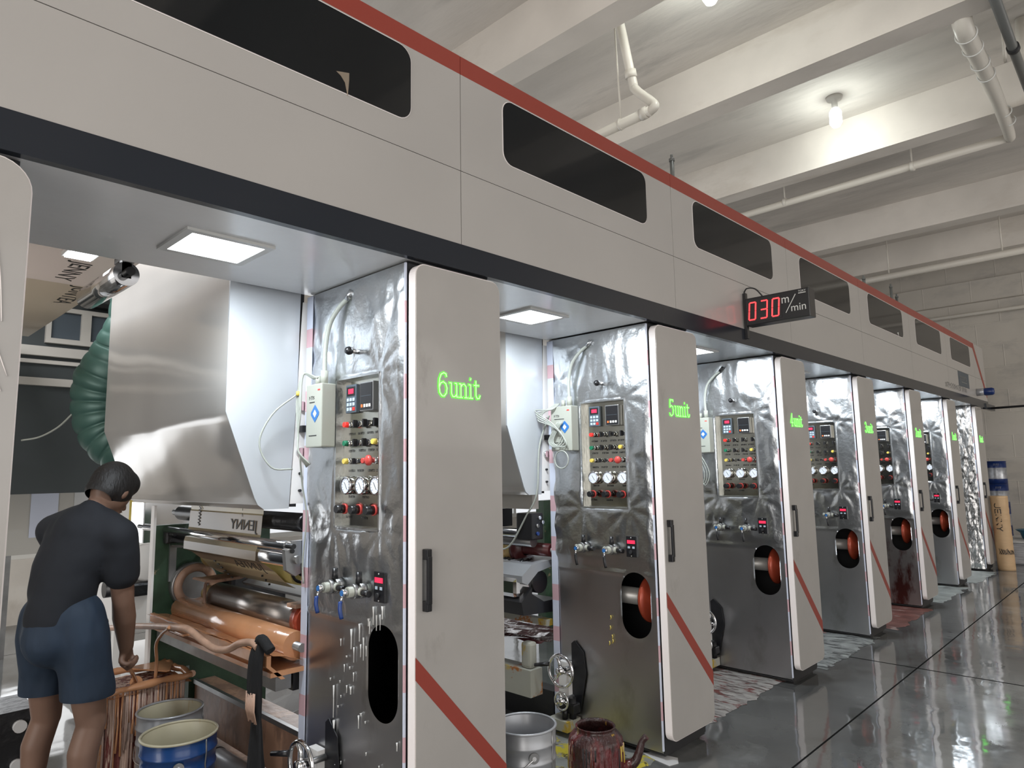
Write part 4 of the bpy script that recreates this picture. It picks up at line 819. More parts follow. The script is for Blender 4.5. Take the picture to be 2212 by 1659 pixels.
# ------------------------------------------------------------------ pails and kettle
def pail(name, x, y, r, h, m, inner, label, cat='pail', ear=0., level=.05, group=None, z=0.):
    t = thing(name, label, cat, (x, y, z), group)
    b = B(); b.lathe([(0, .0), (r*.93, .0), (r*.94, .01), (r*.955, h*.62), (r*.985, h*.63), (r*.985, h*.65), (r*.96, h*.66), (r*.97, h*.80), (r*1.0, h*.81), (r*1.0, h*.83), (r*.975, h*.84), (r*.985, h*.985)], m, (0, 0, 0), 'z', 48); b.obj('pail_body', t)
    b = B(); b.lathe([(r*.985, h*.98), (r*.965, h*.97), (r*.94, h*.66), (r*.92, .02), (0, .012)], inner, (0, 0, 0), 'z', 48); b.lathe([(0, h*level), (r*.93, h*level)], inner, (0, 0, 0), 'z', 48); b.obj('lining', t)
    b = B(); b.torus((0, 0, h*.985), r*.985, .006, 'pailin' if m == 'bluepail' else m, 'z', 48, 8); b.obj('rim', t)
    for a in (ear, ear+math.pi):
        c, s_ = math.cos(a), math.sin(a); b = B(); b.cyl((r*.96*c, r*.96*s_, h*.735), (r*1.035*c, r*1.035*s_, h*.735), .024, 'greymetal', 20); b.cyl((r*1.03*c, r*1.03*s_, h*.735), (r*1.06*c, r*1.06*s_, h*.735), .010, 'chrome', 12); b.obj('handle_ear', t)
    e0 = Vector((math.cos(ear), math.sin(ear), 0))*r*1.05; sd = Vector((math.sin(ear), -math.cos(ear), 0)); P = [e0*math.cos(q)+(sd*.97*r*math.sin(q))*1.03+Vector((0, 0, h*.735-math.sin(q)*h*.30)) for q in [math.pi*k/18 for k in range(19)]]
    b = B(); b.tube(P, .0035, 'chrome', 8); b.obj('wire_handle', t)
    b = B(); a = ear+.75; c, s_ = math.cos(a), math.sin(a); b.tube([(r*.95*c, r*.95*s_, .01), (r*.962*c, r*.962*s_, h*.6), (r*.99*c, r*.99*s_, h*.64), (r*.97*c, r*.97*s_, h*.7), (r*1.003*c, r*1.003*s_, h*.82), (r*.985*c, r*.985*s_, h*.97)], .004, 'greymetal', 6); b.obj('seam', t)
    return t
pail('pail', -.235, 2.50, .150, .40, 'greypail', 'greypail', 'empty bare metal pail standing before the 5unit column bay', ear=-.55, group='pails')
pail('pail', -1.38, 1.335, .168, .40, 'bluepail', 'pailin', 'blue pail with a stained cream inside, in front of the grey one', ear=-.35, level=.3, group='pails')
pail('pail', -1.765, 1.43, .158, .40, 'greypail', 'pailin', 'dirty grey pail behind the blue pail, beside the ink tank', ear=.3, level=.5, group='pails')
t = thing('kettle', 'open-topped spouted kettle crusted with dark red ink on the floor', 'kettle', (-.235, 3.045, 0)); 
b = B(); b.lathe([(0, 0), (.140, 0), (.150, .012), (.147, .03), (.146, .165), (.140, .190), (.118, .216), (.104, .224), (.102, .240), (.107, .244), (.103, .248), (.096, .242), (.096, .220), (.13, .18), (.135, .02), (0, .02)], 'kettle', seg=44); b.obj('kettle_body', t)
b = B(); b.tube(bez([(.105, .075, .045), (.155, .115, .06), (.178, .135, .11), (.192, .146, .165), (.212, .160, .195)], 5), .03, 'kettle', 12, rfun=lambda q: .030-.017*q if q < .85 else .0175); b.obj('spout', t)
b = B(); rr = random.Random(12)
for k in range(26): a = rr.uniform(-2.6, .6); l = rr.uniform(.03, .14); z = rr.uniform(.15, .20); c, s_ = math.cos(a), math.sin(a); r_ = .141 if z > .185 else .146; b.tube([(r_*c, r_*s_, z), (.1475*c, .1475*s_, z-l*.6), (.1475*c, .1475*s_, z-l)], [.003, .0035, .004], rr.choice(['kettle', 'drips', 'yellowbtn', 'rubber', 'kettle']), 6)
o = b.obj('ink_run', t); o['kind'] = 'stuff'

# ------------------------------------------------------------------ lower parts of the bays further on
def bay(nm, y, full):
    if full:
        t = thing('machine_frame', 'white lower frame with yellow ink splashes in the bay before the 5unit column', 'machine frame', (-1.5, y, 0)); K = kin(t)
        K(B().box(-2.34, -.88, y-.19, y-.08, .20, .36, 'yellowstain'), 'base_beam'); K(B().box(-.98, -.90, y-.17, y-.10, .36, .52, 'yellowstain', .02), 'corner_post'); K(B().box(-2.45, -2.35, y-.2, y+.3, .0, 1.3, 'green'), 'far_plate')
        K(B().box(-2.4, -.88, y-.02, y+.03, .60, .64, 'yellowstain'), 'rail'); K(B().box(-2.4, -.86, y+.0, y+.1, .0, .20, 'inner'), 'dark_base')
        roller('inked_roller', 'maroon shaft and flange of the inked roller before the 5unit column', -1.6, -.86, y+.02, 1.075, .042, 'maroon')
        b = B(); b.lathe([(.04, -.02), (.10, -.02), (.105, 0), (.10, .03), (.05, .05)], 'maroon', (-1.14, y+.02, 1.075), 'x', 32); b.cyl((-1.8, y+.02, 1.075), (-1.16, y+.02, 1.075), .095, 'yellowroll', 32); tag(b.obj('stained_roller'), 'yellow-stained roller end with a maroon flange in the 5unit bay', 'roller')
        b = B(); b.prism([(y-.25, .90), (y-.25, .94), (y-.16, 1.0), (y+.1, 1.02), (y+.1, .98), (y-.1, .95), (y-.2, .88)], 'x', -2.2, -.88, 'greypail'); rr = random.Random(1)
        for k in range(9): x = -1.25+.035*k; b.cyl((x, y-.12, .985), (x+rr.uniform(-.05, .05), y-.06+rr.uniform(-.03, .03), 1.012), .010, 'black', 8)
        tag(b.obj('doctor_blade_holder'), 'grey blade holder littered with black bolts in the 5unit bay', 'blade holder')
        b = B(); b.cyl((-2.2, y-.06, .88), (-.90, y-.06, .88), .07, 'black', 30); tag(b.obj('ink_roller'), 'glossy black inked roller in the 5unit bay', 'roller')
        b = B(); b.prism([(y-.24, .70), (y-.26, .78), (y-.16, .86), (y-.16, .82), (y-.05, .76), (y+.1, .76), (y+.1, .68)], 'x', -2.2, -.88, 'black'); b.box(-1.12, -.92, y-.26, y-.10, .80, .93, 'chrome', .03); tag(b.obj('ink_pan'), 'glossy black ink pan in the 5unit bay', 'ink pan')
        b = B(); b.cyl((-2.4, y-.12, 1.19), (-.95, y-.12, 1.19), .03, 'chrome', 20); b.cyl((-2.4, y-.06, 1.13), (-.95, y-.06, 1.13), .035, 'greymetal', 20); tag(b.obj('guide_roller'), 'pair of polished guide bars in the 5unit bay', 'roller')
        b = B(); b.box(-1.02, -.88, y-.15, y-.04, 1.15, 1.32, 'black', .01)
        for (dy, z) in ((-.10, 1.29), (-.12, 1.24), (-.12, 1.19), (-.07, 1.26)): b.cyl((-.88, y+dy+.02, z), (-.87, y+dy+.02, z), .012, 'blue' if z == 1.19 else 'chrome', 12)
        b.box(-2.0, -1.2, y-.1, y, 1.22, 1.34, 'black'); tag(b.obj('tension_unit'), 'black tension control block with round fittings in the 5unit bay', 'control block')
        b = B(); n = 14
        g = [[b.bm.verts.new((-2.30+1.40*i/n, y-.09+.4*j/n, .50+.03*noise.noise(Vector((i*.8, j*.8, 4))))) for j in range(n+1)] for i in range(n+1)]
        for i in range(n):
            for j in range(n): f = b.bm.faces.new([g[i][j], g[i+1][j], g[i+1][j+1], g[i][j+1]]); f.material_index = b.mi('maroonfloor')
        tag(b.obj('drip_tray'), 'dark red ink-covered drip tray low in the 5unit bay', 'tray')
        b = B(); b.box(-2.6, -.86, y-1.2, y+.3, 1.32, 1.38, 'barwhite') if 0 else b.box(-2.3, -.9, y-.12, y-.06, 1.345, 1.44, 'barwhite'); tag(b.obj('film_guard'), 'pale guard plate just below the hood in the 5unit bay', 'guard')
        b = B(); b.tube(bez([(-.80, y-.05, 1.95), (-.845, y-.10, 1.75), (-.85, y-.13, 1.45), (-.93, y-.15, 1.30), (-1.05, y-.17, 1.12), (-1.15, y-.18, 1.08), (-1.35, y-.18, 1.08)], 8), .006, 'cable', 8); tag(b.obj('hanging_cable'), 'pale cable drooping from the 5unit column into the bay', 'cable')
    else:
        b = B(); b.box(-2.3, -.95, y-.05, y+.1, .2, .45, 'yellowstain'); b.cyl((-2.3, y, .9), (-.95, y, .9), .075, 'black', 24); b.cyl((-2.3, y, 1.1), (-.95, y, 1.1), .08, 'yellowroll', 24); b.box(-2.4, -2.3, y-.2, y+.3, 0, 1.3, 'green')
        tag(b.obj('roller_stand'), 'dark roller stand in the bay before the %sunit column' % nm, 'machine frame', 'roller stands in the far bays')
bay('5', Y0[2], True)
for nm, y in zip(NAMES[3:7], Y0[3:7]): bay(nm, y, False)

# ------------------------------------------------------------------ power boxes with their cable bundles
for nm in '654':
    y = Y0[NAMES.index(nm)]; x0, x1 = (-.70, -.565) if nm == '6' else (-.755, -.585)
    t = thing('power_box', {'6': 'cream static eliminator box with blue logo on the left edge of the 6unit column', '5': 'cream static eliminator box with looped cables on the 5unit column', '4': 'cream static eliminator box with hanging cable loop on the 4unit column'}[nm], 'power box', ((x0+x1)/2, y-.012, 1.85), 'power boxes on the columns'); K = kin(t)
    K(B().box(x0, x1, y-.085, y-.014, 1.715, 2.0, 'cream', .005), 'housing')
    b = B(); xc = x1-.055; zc = 1.865; b.prism([(xc, zc-.04), (xc+.034, zc-.006), (xc+.034, zc+.006), (xc, zc+.04), (xc-.034, zc+.006), (xc-.034, zc-.006)], 'y', y-.0865, y-.0852, 'logo')
    b.prism([(xc, zc-.018), (xc+.016, zc), (xc, zc+.018), (xc-.016, zc)], 'y', y-.0872, y-.0866, 'bluewhite'); K(b, 'logo_badge')
    b = B(); b.box(x1-.035, x1-.015, y-.0862, y-.0852, 1.968, 1.974, 'redbtn'); b.box(x0+.03, x1-.06, y-.0862, y-.0852, 1.915, 1.919, 'black'); b.box(x0+.03, x1-.04, y-.0862, y-.0852, 1.765, 1.769, 'black'); small_print(b, lambda u, v, d: (u, d, v), x0+.03, 1.93, .04, .014, 'black', y-.0862, y-.0852, 3); K(b, 'printed_marks')
    b = B(); b.cyl((x1-.04, y-.05, 2.0), (x1-.04, y-.05, 2.06), .017, 'cream', 14); b.cyl((x1-.09, y-.05, 2.0), (x1-.09, y-.05, 2.04), .014, 'cream', 14); K(b, 'cable_gland')
    K(B().tube(bez([(x1-.04, y-.05, 2.04), (x1-.045, y-.045, 2.16), (x1-.02, y-.04, 2.27), (x1+.04, y-.03, 2.34), (x1+.10, y-.012, 2.385)], 6), .0105, 'cable', 10), 'conduit')
    K(B().tube([(x1+.085, y-.02, 2.372), (x1+.115, y-.012, 2.41)], .012, 'black' if nm == '4' else 'foil', 8), 'conduit_end')
    rr = random.Random(int(nm)); 
    for k in range({'6': 4, '5': 4, '4': 3}[nm]):
        xa = x0+.02+.012*k
        if nm == '6': P = [(xa, y-.06, 2.03), (xa-.05-.01*k, y-.09, 2.05), (xa-.08, y-.10, 1.93-.02*k), (xa-.06-.012*k, y-.10, 1.78), (xa-.035-.012*k, y-.11, 1.70), (x0+.02-.01*k, y-.07, 1.64-.004*k)]
        elif nm == '5': P = [(xa, y-.06, 2.02), (xa-.03, y-.11, 1.98), (xa-.10-.02*k, y-.12, 1.92+.02*k), (xa+.0, y-.12, 1.88), (xa+.09, y-.11, 1.82-.02*k), (xa+.04, y-.11, 1.74), (xa-.02, y-.11, 1.78), (xa+.05, y-.10, 1.90)]
        else: P = [(xa, y-.06, 2.0), (xa-.01, y-.10, 1.86), (xa+.03, y-.11, 1.74), (xa+.09+.01*k, y-.09, 1.56), (xa+.07, y-.09, 1.47-.01*k), (xa+.02, y-.09, 1.56), (xa+.03, y-.10, 1.72)]
        K(B().tube(bez(P, 6), .0042, 'cable', 7), 'cable_loop')
    if nm == '5': K(B().torus((-.66, y-.10, 1.66), .055, .004, 'cable', 'y', 28, 6), 'cable_loop')
    if nm == '6':
        b = B(); b.cyl((-.745, y-.10, 1.955), (-.745, y-.10, 1.975), .011, 'yellowbtn', 10); K(b, 'cable_connector')
        K(B().tube(bez([(-.75, y-.10, 1.965), (-.79, y-.20, 1.87), (-.81, y-.25, 1.74), (-.79, y-.20, 1.63), (-.765, y-.11, 1.62)], 6), .004, 'cable', 7), 'cable_loop')
        K(B().tube(bez([(-.72, y-.10, 1.68), (-.765, y-.06, 1.55), (-.775, y-.03, 1.4), (-.80, y-.03, 1.2), (-.79, y-.03, 1.1)], 6), .004, 'cable', 7), 'cable_loop')

# ------------------------------------------------------------------ speed display
t = thing('speed_display', 'black LED speed display reading 030 m/min projecting from the dark band', 'display', (.24, 4.6, 2.6)); K = kin(t)
y = 4.58
K(B().box(.025, .475, y, y+.10, 2.585, 2.782, 'black', .006), 'housing'); K(B().box(.04, .285, y-.003, y+.002, 2.605, 2.765, 'inner'), 'screen')
SEG = dict(a=((0, 1), (1, 1)), b=((1, 1), (1, .5)), c=((1, .5), (1, 0)), d=((0, 0), (1, 0)), e=((0, 0), (0, .5)), f=((0, .5), (0, 1)), g=((0, .5), (1, .5)))
for k, segs in enumerate(('abcdef', 'abgcd', 'abcdef')):
    b = B()
    for s_ in segs:
        (u0, v0), (u1, v1) = SEG[s_]; g_ = .07
        U = lambda u, v: (.052+.083*k+.046*u+.010*v, 2.622+.122*v)
        p, q = Vector(U(u0, v0)), Vector(U(u1, v1)); d = (q-p).normalized()*.005; b.stroke([p+d, q-d], .0085, lambda u, v, dd: (u, dd, v), y-.006, y-.002, 'ledred')
    K(b, 'lit_digit')
b = B(); lettering(b, 'm', .085, (.290, y-.0035, 2.700), (1, 0, 0), (0, 0, 1), 'white', width=.05); lettering(b, 'min', .075, (.352, y-.0035, 2.635), (1, 0, 0), (0, 0, 1), 'white', width=.098)
b.stroke([(.315, 2.632), (.385, 2.748)], .005, lambda u, v, d: (u, d, v), y-.0045, y-.003, 'white'); lettering(b, 'TOKY', .018, (.405, y-.0035, 2.758), (1, 0, 0), (0, 0, 1), 'white', width=.05); b.box(.405, .455, y-.004, y-.003, 2.748, 2.753, 'white'); K(b, 'printed_unit')
K(B().box(.004, .024, y+.02, y+.05, 2.50, 2.83, 'black'), 'mounting_bracket')
K(B().tube(bez([(.0, y+.05, 2.84), (.03, y+.04, 2.865), (.09, y+.04, 2.85), (.14, y+.05, 2.785)], 6), .005, 'rubber', 8), 'cable')

# ------------------------------------------------------------------ floor sheets, far end
def floor_sheet(name, x0, x1, y0, y1, m, label, seed, cat='floor sheet'):
    b = B(); nx, ny = 34, 44; g = {}
    for i in range(nx+1):
        for j in range(ny+1):
            u, v = i/nx, j/ny; ex = .05*noise.noise(Vector((v*7, seed, 1)))+.03*noise.noise(Vector((v*23, seed, 5))); ey = .04*noise.noise(Vector((u*8, seed, 9)))
            x = x0+(x1-x0)*u+ex*u; yy = y0+(y1-y0)*v+ey*(1 if v > .5 else -1)*abs(v-.5)*2
            w = .006+.010*max(0, noise.noise(Vector((x*7, yy*4, seed))))*min(1, 6*(1-u))
            if i in (0, nx) or j in (0, ny): w = .0015
            g[i, j] = b.bm.verts.new((x, yy, w))
    for i in range(nx):
        for j in range(ny): f = b.bm.faces.new([g[i, j], g[i+1, j], g[i+1, j+1], g[i, j+1]]); f.smooth = True; f.material_index = b.mi(m)
    return tag(b.obj(name), label, cat)
floor_sheet('floor_sheet', -1.15, -.10, 2.22, 3.40, 'mat6', 'grey floor sheet spattered with yellow between the 6unit and 5unit columns', 1)
floor_sheet('floor_sheet', -1.1, -.14, 3.98, 5.42, 'mat5', 'wrinkled floor paper swirled with dark red ink between the 5unit and 4unit columns', 2)
floor_sheet('floor_sheet', -1.1, -.02, 5.72, 7.10, 'mat4', 'grey ink-marked floor paper between the 4unit and 3unit columns', 3)
floor_sheet('floor_sheet', -1.1, .02, 7.50, 8.80, 'mat3', 'dark red stained floor paper between the 3unit and 2unit columns', 4)
floor_sheet('floor_sheet', -1.1, .03, 9.25, 10.6, 'mat2', 'pale green-grey floor paper between the 2unit and 1unit columns', 5)
floor_sheet('floor_sheet', -1.1, .06, 11.0, 12.25, 'mat2', 'pale floor paper next to the farthest column', 6)
b = B(); b.prism([(-.20, 3.43), (-.17, 3.47), (-.02, 3.50), (.02, 3.44), (.0, 3.38), (-.13, 3.40)], 'z', .001, .003, 'sheet'); tag(b.obj('paper_strip'), 'narrow strip of white paper on the floor below the 5unit column', 'paper')

def can(y, z, h, r, label, k):
    t = thing('paint_can', label, 'can', (-.235, y, z), 'paint cans stacked by the wall')
    b = B(); b.lathe([(0, 0), (r, 0), (r, h*.22)], 'candblue'); b.lathe([(r, h*.22), (r*.995, h*.225), (r*.995, h*.70), (r, h*.705)], 'candrum'); b.lathe([(r, h*.705), (r, h*.98), (r*1.02, h*.985), (r*1.02, h), (0, h)], 'candblue'); b.obj('can_body', t)
    b = B(); 
    for q in range(5): a = -1.0+.13*q; b.stroke([(q*.022-.05, h*.80), (q*.022-.05, h*.88), (q*.022-.038, h*.88)], .005, lambda u, v, d: (u+.02, -r*1.004*math.cos(u/r)-.002, v), 0, 0.001, 'sheet')
    b.obj('lettering_mark', t)
for k in range(4):
    can(14.9, .405*k, .40, .155, ('blue and silver paint can at the bottom of the stack, hidden by the brown roll', 'blue and silver paint can second from the bottom of the stack by the wall', 'blue and silver paint can second from the top, stained label', 'topmost blue and silver paint can of the stack by the far wall')[k], k)
b = B(); r = .112
g = []
for j in range(41):
    z = 1.09*j/40; ring = []
    for q in range(32):
        a = 2*math.pi*q/32; rr_ = r+(.004*noise.noise(Vector((a*1.3, z*14, 1)))+.004*noise.noise(Vector((a*2.3, z*30, 4)))*(1 if z > .7 else .2)); ring.append(b.bm.verts.new((.135+rr_*math.cos(a)-.03*(z-.0)*.4, 12.62+rr_*math.sin(a), z)))
    g.append(ring)
for j in range(40):
    for q in range(32): f = b.bm.faces.new([g[j][q], g[j][(q+1) % 32], g[j+1][(q+1) % 32], g[j+1][q]]); f.smooth = True; f.material_index = b.mi('kraft')
b.bm.faces.new(g[-1]).material_index = b.mi('kraft'); b.bm.faces.new(g[0][::-1]).material_index = b.mi('kraft')
t = tag(b.obj('film_roll'), 'upright tan paper-wrapped roll printed JENNY beside the farthest column', 'roll')
b = B(); PL = lambda u, v, d: (.132+(r+.0035+d)*math.sin(u/r)-.012*v, 12.62-(r+.0035+d)*math.cos(u/r), v)
for k, ch in enumerate('JENNY'):
    z = .98-.085*k; u0 = -.045
    G_ = {'J': [[(.012, .0), (.0, .02), (.0, .045), (.012, .06), (.07, .06)]], 'E': [[(0, 0), (.07, 0)], [(0, 0), (0, .06)], [(.035, 0), (.035, .05)], [(.07, 0), (.07, .06)]], 'N': [[(0, 0), (.07, 0), (0, .06), (.07, .06)]], 'Y': [[(.07, 0), (.035, .03), (.07, .06)], [(.035, .03), (0, .03)]]}[ch]
    for st in G_: b.stroke([(u0+p[0], z-p[1]) for p in st], .011, PL, 0, .001, 'filmink')
rr = random.Random(2)
for k in range(16): u = -.05+.013*k; b.stroke([(u, .30+rr.uniform(-.02, .02)), (u+.012, .26+rr.uniform(-.02, .02)), (u+.002, .24)], .007, PL, 0, .001, 'filmink')
o = b.obj('printed_lettering', t)
b = B(); rr = random.Random(1)
tt = thing('film_bale', 'stack of silvery white film sheets on the floor near the far wall', 'stack', (.6, 13.9, 0)); K = kin(tt)
b = B(); b.box(.02, 1.6, 13.35, 14.45, .0, .33, 'foam', .03); K(b, 'stacked_sheets'); b = B(); b.box(0, 1.62, 13.33, 14.47, .33, .365, 'sheet', .01); K(b, 'top_sheet')
b = B(); b.lathe([(0, 0), (.11, .0), (.13, .02), (.15, .10), (.20, .14), (.21, .15), (.19, .15), (.13, .11), (0, .03)], 'teal', (.33, 13.75, .366)); tag(b.obj('basin'), 'teal plastic basin resting on the white stack at the right edge', 'basin')
b = B(); b.box(.62, .66, 14.2, 14.4, .37, .80, 'sheet', .005); tag(b.obj('white_board'), 'white board leaning on the stack at the right edge', 'board')
t = thing('beacon_light', 'blue-capped signal light sticking out at the far end of the dark band', 'signal light', (.1, 12.5, 2.67)); K = kin(t)
K(B().cyl((.0, 12.5, 2.668), (.10, 12.5, 2.668), .055, 'candrum', 24), 'base'); K(B().lathe([(.052, .10), (.058, .11), (.058, .20), (.045, .225), (0, .23)], 'candblue', (0, 12.5, 2.668), 'x', 24), 'blue_cap')
b = B(); b.tube([(.02, 13.5, 2.475), (.6, 13.45, 2.48), (1.6, 13.4, 2.52), (4, 13.3, 2.63), (9.2, 13.1, 2.9)], .018, 'rubber', 8); tag(b.obj('black_cable'), 'taut black cable running right from the end of the dark band', 'cable')

# ------------------------------------------------------------------ the worker
def blob(bm, pts, sub=3):
    """chain of spheres joined by tapered capsules; pts: (position, radius)"""
    def ring_mesh(p, q, r0, r1, e0=1., seg=18):
        p, q = Vector(p), Vector(q); t = (q-p); L = t.length; t.normalize(); up = Vector((0, 0, 1)) if abs(t.z) < .9 else Vector((1, 0, 0)); a = t.cross(up).normalized(); c = a.cross(t)
        rows = []
        for k in range(-5, 6+6):
            if k <= 0: an = math.pi/2*(k/5.5); h = r0*math.sin(an); rad = r0*math.cos(an)
            else:
                s_ = (k-0)/5
                if s_ <= 1: h = L*s_; rad = r0+(r1-r0)*s_
                else: an = math.pi/2*min(.94, (k-5)/5.5); h = L+r1*math.sin(an); rad = r1*math.cos(an)
            rows.append([bm.verts.new(p+t*h+(a*math.cos(2*math.pi*j/seg)+c*math.sin(2*math.pi*j/seg))*max(rad, .0015)) for j in range(seg)])
        for x, z in zip(rows[:-1], rows[1:]):
            for j in range(seg): bm.faces.new([x[j], x[(j+1) % seg], z[(j+1) % seg], z[j]])
        bm.faces.new(rows[0][::-1]); bm.faces.new(rows[-1])
    for (p, r0), (q, r1) in zip(pts[:-1], pts[1:]): ring_mesh(p, q, r0, r1)
def ellipsoid(bm, c, ax, rad):
    t = bmesh.new(); bmesh.ops.create_uvsphere(t, u_segments=24, v_segments=16, radius=1); u = Vector(ax[0]).normalized(); v = Vector(ax[1]); v = (v-u*v.dot(u)).normalized(); w = u.cross(v)
    vs = {q: bm.verts.new(Vector(c)+u*q.co.x*rad[0]+v*q.co.y*rad[1]+w*q.co.z*rad[2]) for q in t.verts}
    for f in t.faces: bm.faces.new([vs[q] for q in f.verts])
    t.free()
def remeshed(name, bm, m, parent, vox=.011, smooth=6, cut=None):
    me = bpy.data.meshes.new(name); bmesh.ops.recalc_face_normals(bm, faces=bm.faces); bm.to_mesh(me); bm.free(); o = bpy.data.objects.new(name, me); C.objects.link(o)
    md = o.modifiers.new('r', 'REMESH'); md.mode = 'VOXEL'; md.voxel_size = vox; md.use_smooth_shade = True
    sm = o.modifiers.new('s', 'SMOOTH'); sm.factor = .5; sm.iterations = smooth
    bpy.context.view_layer.update(); m2 = bpy.data.meshes.new_from_object(o.evaluated_get(bpy.context.evaluated_depsgraph_get())); o.modifiers.clear(); o.data = m2; bpy.data.meshes.remove(me)
    if cut:
        b2 = bmesh.new(); b2.from_mesh(m2)
        for (co, no) in cut: bmesh.ops.bisect_plane(b2, geom=b2.verts[:]+b2.edges[:]+b2.faces[:], plane_co=co, plane_no=no, clear_outer=True)
        b2.to_mesh(m2); b2.free()
    m2.materials.clear(); m2.materials.append(M[m])
    for p in m2.polygons: p.use_smooth = True; p.material_index = 0
    if parent: o.parent = parent; o.matrix_parent_inverse = parent.matrix_basis.inverted()
    return o
V = Vector
shR, shL = V((-1.475, 1.06, 1.325)), V((-1.81, .875, 1.345)); neck = V((-1.585, .985, 1.445)); upb = V((-1.625, .965, 1.33)); mid = V((-1.625, .905, 1.18)); wst = V((-1.635, .870, 1.02))
hR, hL = V((-1.575, .950, .90)), V((-1.745, .85, .90)); elR, wrR, haR = V((-1.555, 1.115, 1.01)), V((-1.690, 1.18, .765)), V((-1.735, 1.20, .675))
knR, anR = V((-1.575, 1.015, .48)), V((-1.565, .985, .09)); knL, anL = V((-1.86, .90, .47)), V((-1.88, .86, .09)); elL, wrL = V((-1.99, 1.02, 1.09)), V((-2.06, 1.10, .90))
hc = V((-1.60, 1.055, 1.535)); fwd = V((-.50, .66, -.55)).normalized(); upv = V((-.2, .35, .92)); upv = (upv-fwd*upv.dot(fwd)).normalized(); sid = fwd.cross(upv)
man = thing('person', 'person in dark tee shirt and blue shorts bending over the ink tank, back turned', 'person', (-1.65, .95, 0))
bm = bmesh.new()
blob(bm, [(wst+V((0, 0, -.05)), .125), (mid, .125), (upb, .135)]); blob(bm, [(upb, .11), (neck, .058), (hc-upv*.03, .062)])
ac = (shR-shL).normalized()
blob(bm, [(upb+ac*.03, .10), (shR, .064), (elR, .048), (elR*.65+wrR*.35, .052), (wrR, .034)]); blob(bm, [(upb-ac*.03, .10), (shL, .062), (elL, .044), (wrL, .029)])
for h, kn, an in ((hR, knR, anR), (hL, knL, anL)):
    blob(bm, [(wst+V((0, 0, -.08)), .12), (h, .105), (h*.55+kn*.45, .084), (kn, .062)]); blob(bm, [(kn, .060), (kn*.68+an*.32+V((0, -.02, 0)), .063), (an, .038)]); blob(bm, [(an+V((0, -.03, -.045)), .038), (an+V((-.05, .14, -.06)), .028)])
ellipsoid(bm, hc, (fwd, sid), (.105, .080, .118)); blob(bm, [(hc-upv*.05+fwd*.03, .06), (hc-upv*.095+fwd*.07, .035)])        # skull and jaw
for s_ in (1, -1): ellipsoid(bm, hc+sid*s_*.080-upv*.012-fwd*.005, (upv, fwd), (.034, .020, .011))
blob(bm, [(hc+fwd*.100-upv*.0, .012), (hc+fwd*.122-upv*.030, .016)]); ellipsoid(bm, hc+fwd*.10-upv*.062, (sid, upv), (.028, .010, .012))
for s_ in (1, -1): ellipsoid(bm, hc+fwd*.088+sid*s_*.032+upv*.008, (sid, upv), (.018, .008, .010))
def hand(bm, wr, c, d, nrm, thumb, curl=1.):
    """palm along d with five fingers curling towards nrm"""
    d = d.normalized(); nrm = (nrm-d*nrm.dot(d)).normalized(); s_ = d.cross(nrm)*thumb
    for k, (o, l) in enumerate(((.030, .9), (.010, 1.), (-.010, .94), (-.029, .76))):
        p0 = wr+d*.02+s_*o*.6; p1 = wr+d*.085+s_*o; blob(bm, [(p0, .019), (p1, .0125)])
        p2 = p1+(d*.5+nrm*.87)*.040*l; p3 = p2+(nrm*.55-d*.84)*.028*l; p4 = p3+(-nrm*.35-d*.93)*.018*l
        blob(bm, [(p1, .0115), (p2, .0105), (p3, .0095), (p4, .0085)])
    t0 = wr+d*.03+s_*.026; t1 = t0+(s_*.75+d*.5+nrm*.4)*.034; t2 = t1+(nrm*.8+d*.4-s_*.2)*.030; t3 = t2+(nrm*.4-s_*.7)*.022
    blob(bm, [(t0, .015), (t1, .0125), (t2, .0115), (t3, .010)])
hand(bm, wrR, haR, haR-wrR, V((.55, .35, -.1)), 1); hand(bm, wrL, None, V((-.05, .6, -.6)), V((.6, .1, -.5)), -1)
body = remeshed('body', bm, 'skin', man, .0075, 4)
bm = bmesh.new(); hcc = hc+upv*.018-fwd*.014; ellipsoid(bm, hcc, (fwd, sid), (.114, .093, .120)); ellipsoid(bm, hc-fwd*.055-upv*.035, (fwd, sid), (.066, .080, .065)); ellipsoid(bm, hc+fwd*.03+upv*.06, (fwd, sid), (.085, .086, .07))
remeshed('hair', bm, 'hair', man, .009, 3, cut=[(hc+fwd*.075-upv*.03, (fwd*.8-upv*.6).normalized()), (hc-upv*.078-fwd*.02, (-upv-fwd*.15).normalized())])
bm = bmesh.new(); fl_ = V((0, 0, -.02))
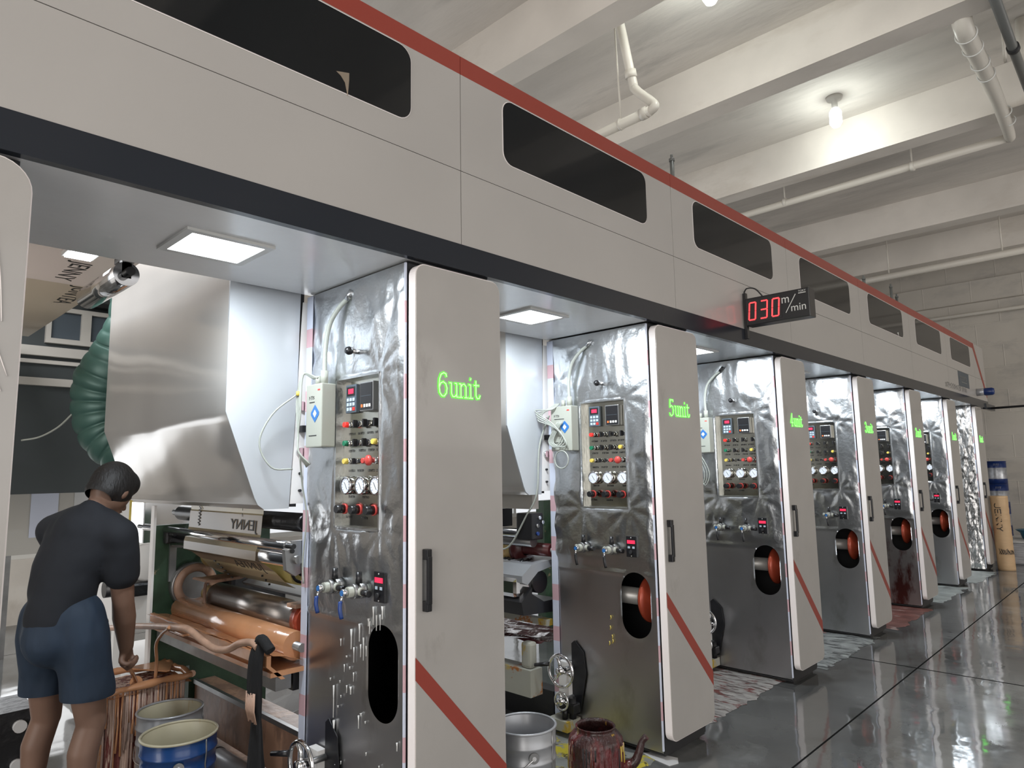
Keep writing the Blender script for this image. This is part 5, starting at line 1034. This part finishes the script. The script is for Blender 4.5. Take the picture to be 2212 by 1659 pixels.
blob(bm, [(wst+V((0, 0, -.06)), .135), (mid, .130), (upb, .150)]); blob(bm, [(wst*.6+mid*.4+ac*.03, .115), (mid+ac*.03, .115), (upb+ac*.07, .12)]); blob(bm, [(wst*.6+mid*.4-ac*.045, .115), (mid-ac*.05, .12), (upb-ac*.07, .12)])
blob(bm, [(upb, .12), (neck-(hc-neck)*.25, .075)]); blob(bm, [(upb+ac*.06+V((0, 0, .03)), .105), (shR, .083), (shR*.42+elR*.58, .078)]); blob(bm, [(upb-ac*.06+V((0, 0, .03)), .105), (shL, .080), (shL*.42+elL*.58, .074)])
for q in bm.verts:
    n_ = noise.noise(q.co*7)*.006; q.co += V((n_, n_, n_*.3))
remeshed('shirt', bm, 'shirt', man, .012, 5, cut=[(wst+V((0, 0, -.085)), (0, 0, -1)), (shR*.42+elR*.58, (elR-shR).normalized()) if 0 else (wst+V((0, 0, -.09)), (0, 0, -1))])
bm = bmesh.new()
blob(bm, [(wst+V((0, 0, -.04)), .128), (wst+V((0, 0, -.14)), .142)])
for h, kn in ((hR, knR), (hL, knL)): blob(bm, [(wst*.3+h*.7+V((0, 0, .02)), .125), (h+V((0, 0, -.03)), .120), (h*.55+kn*.45, .108), (h*.33+kn*.67, .114)])
remeshed('shorts', bm, 'shorts', man, .012, 5, cut=[(V((-1.65, .95, .60)), V((0, .0, -1)))])
for an in (anR, anL):
    b = B(); b.prism([(an.x-.055, an.y-.07), (an.x+.05, an.y-.07), (an.x+.045, an.y+.10), (an.x-.02, an.y+.19), (an.x-.09, an.y+.17), (an.x-.075, an.y+.05)], 'z', .0, .035, 'rubber'); o = b.obj('sandal', man); o.matrix_parent_inverse = man.matrix_basis.inverted()
b = B(); b.tube([haR+V((.02, -.005, .02)), haR+V((-.12, .06, -.07)), V((-1.96, 1.32, .52))], .010, 'ink', 8); b.cyl((-1.96, 1.32, .515), (-2.02, 1.35, .49), .03, 'ink', 12)
tag(b.obj('ink_ladle'), 'peach-coated ladle held in the worker\'s hand over the tank', 'ladle')
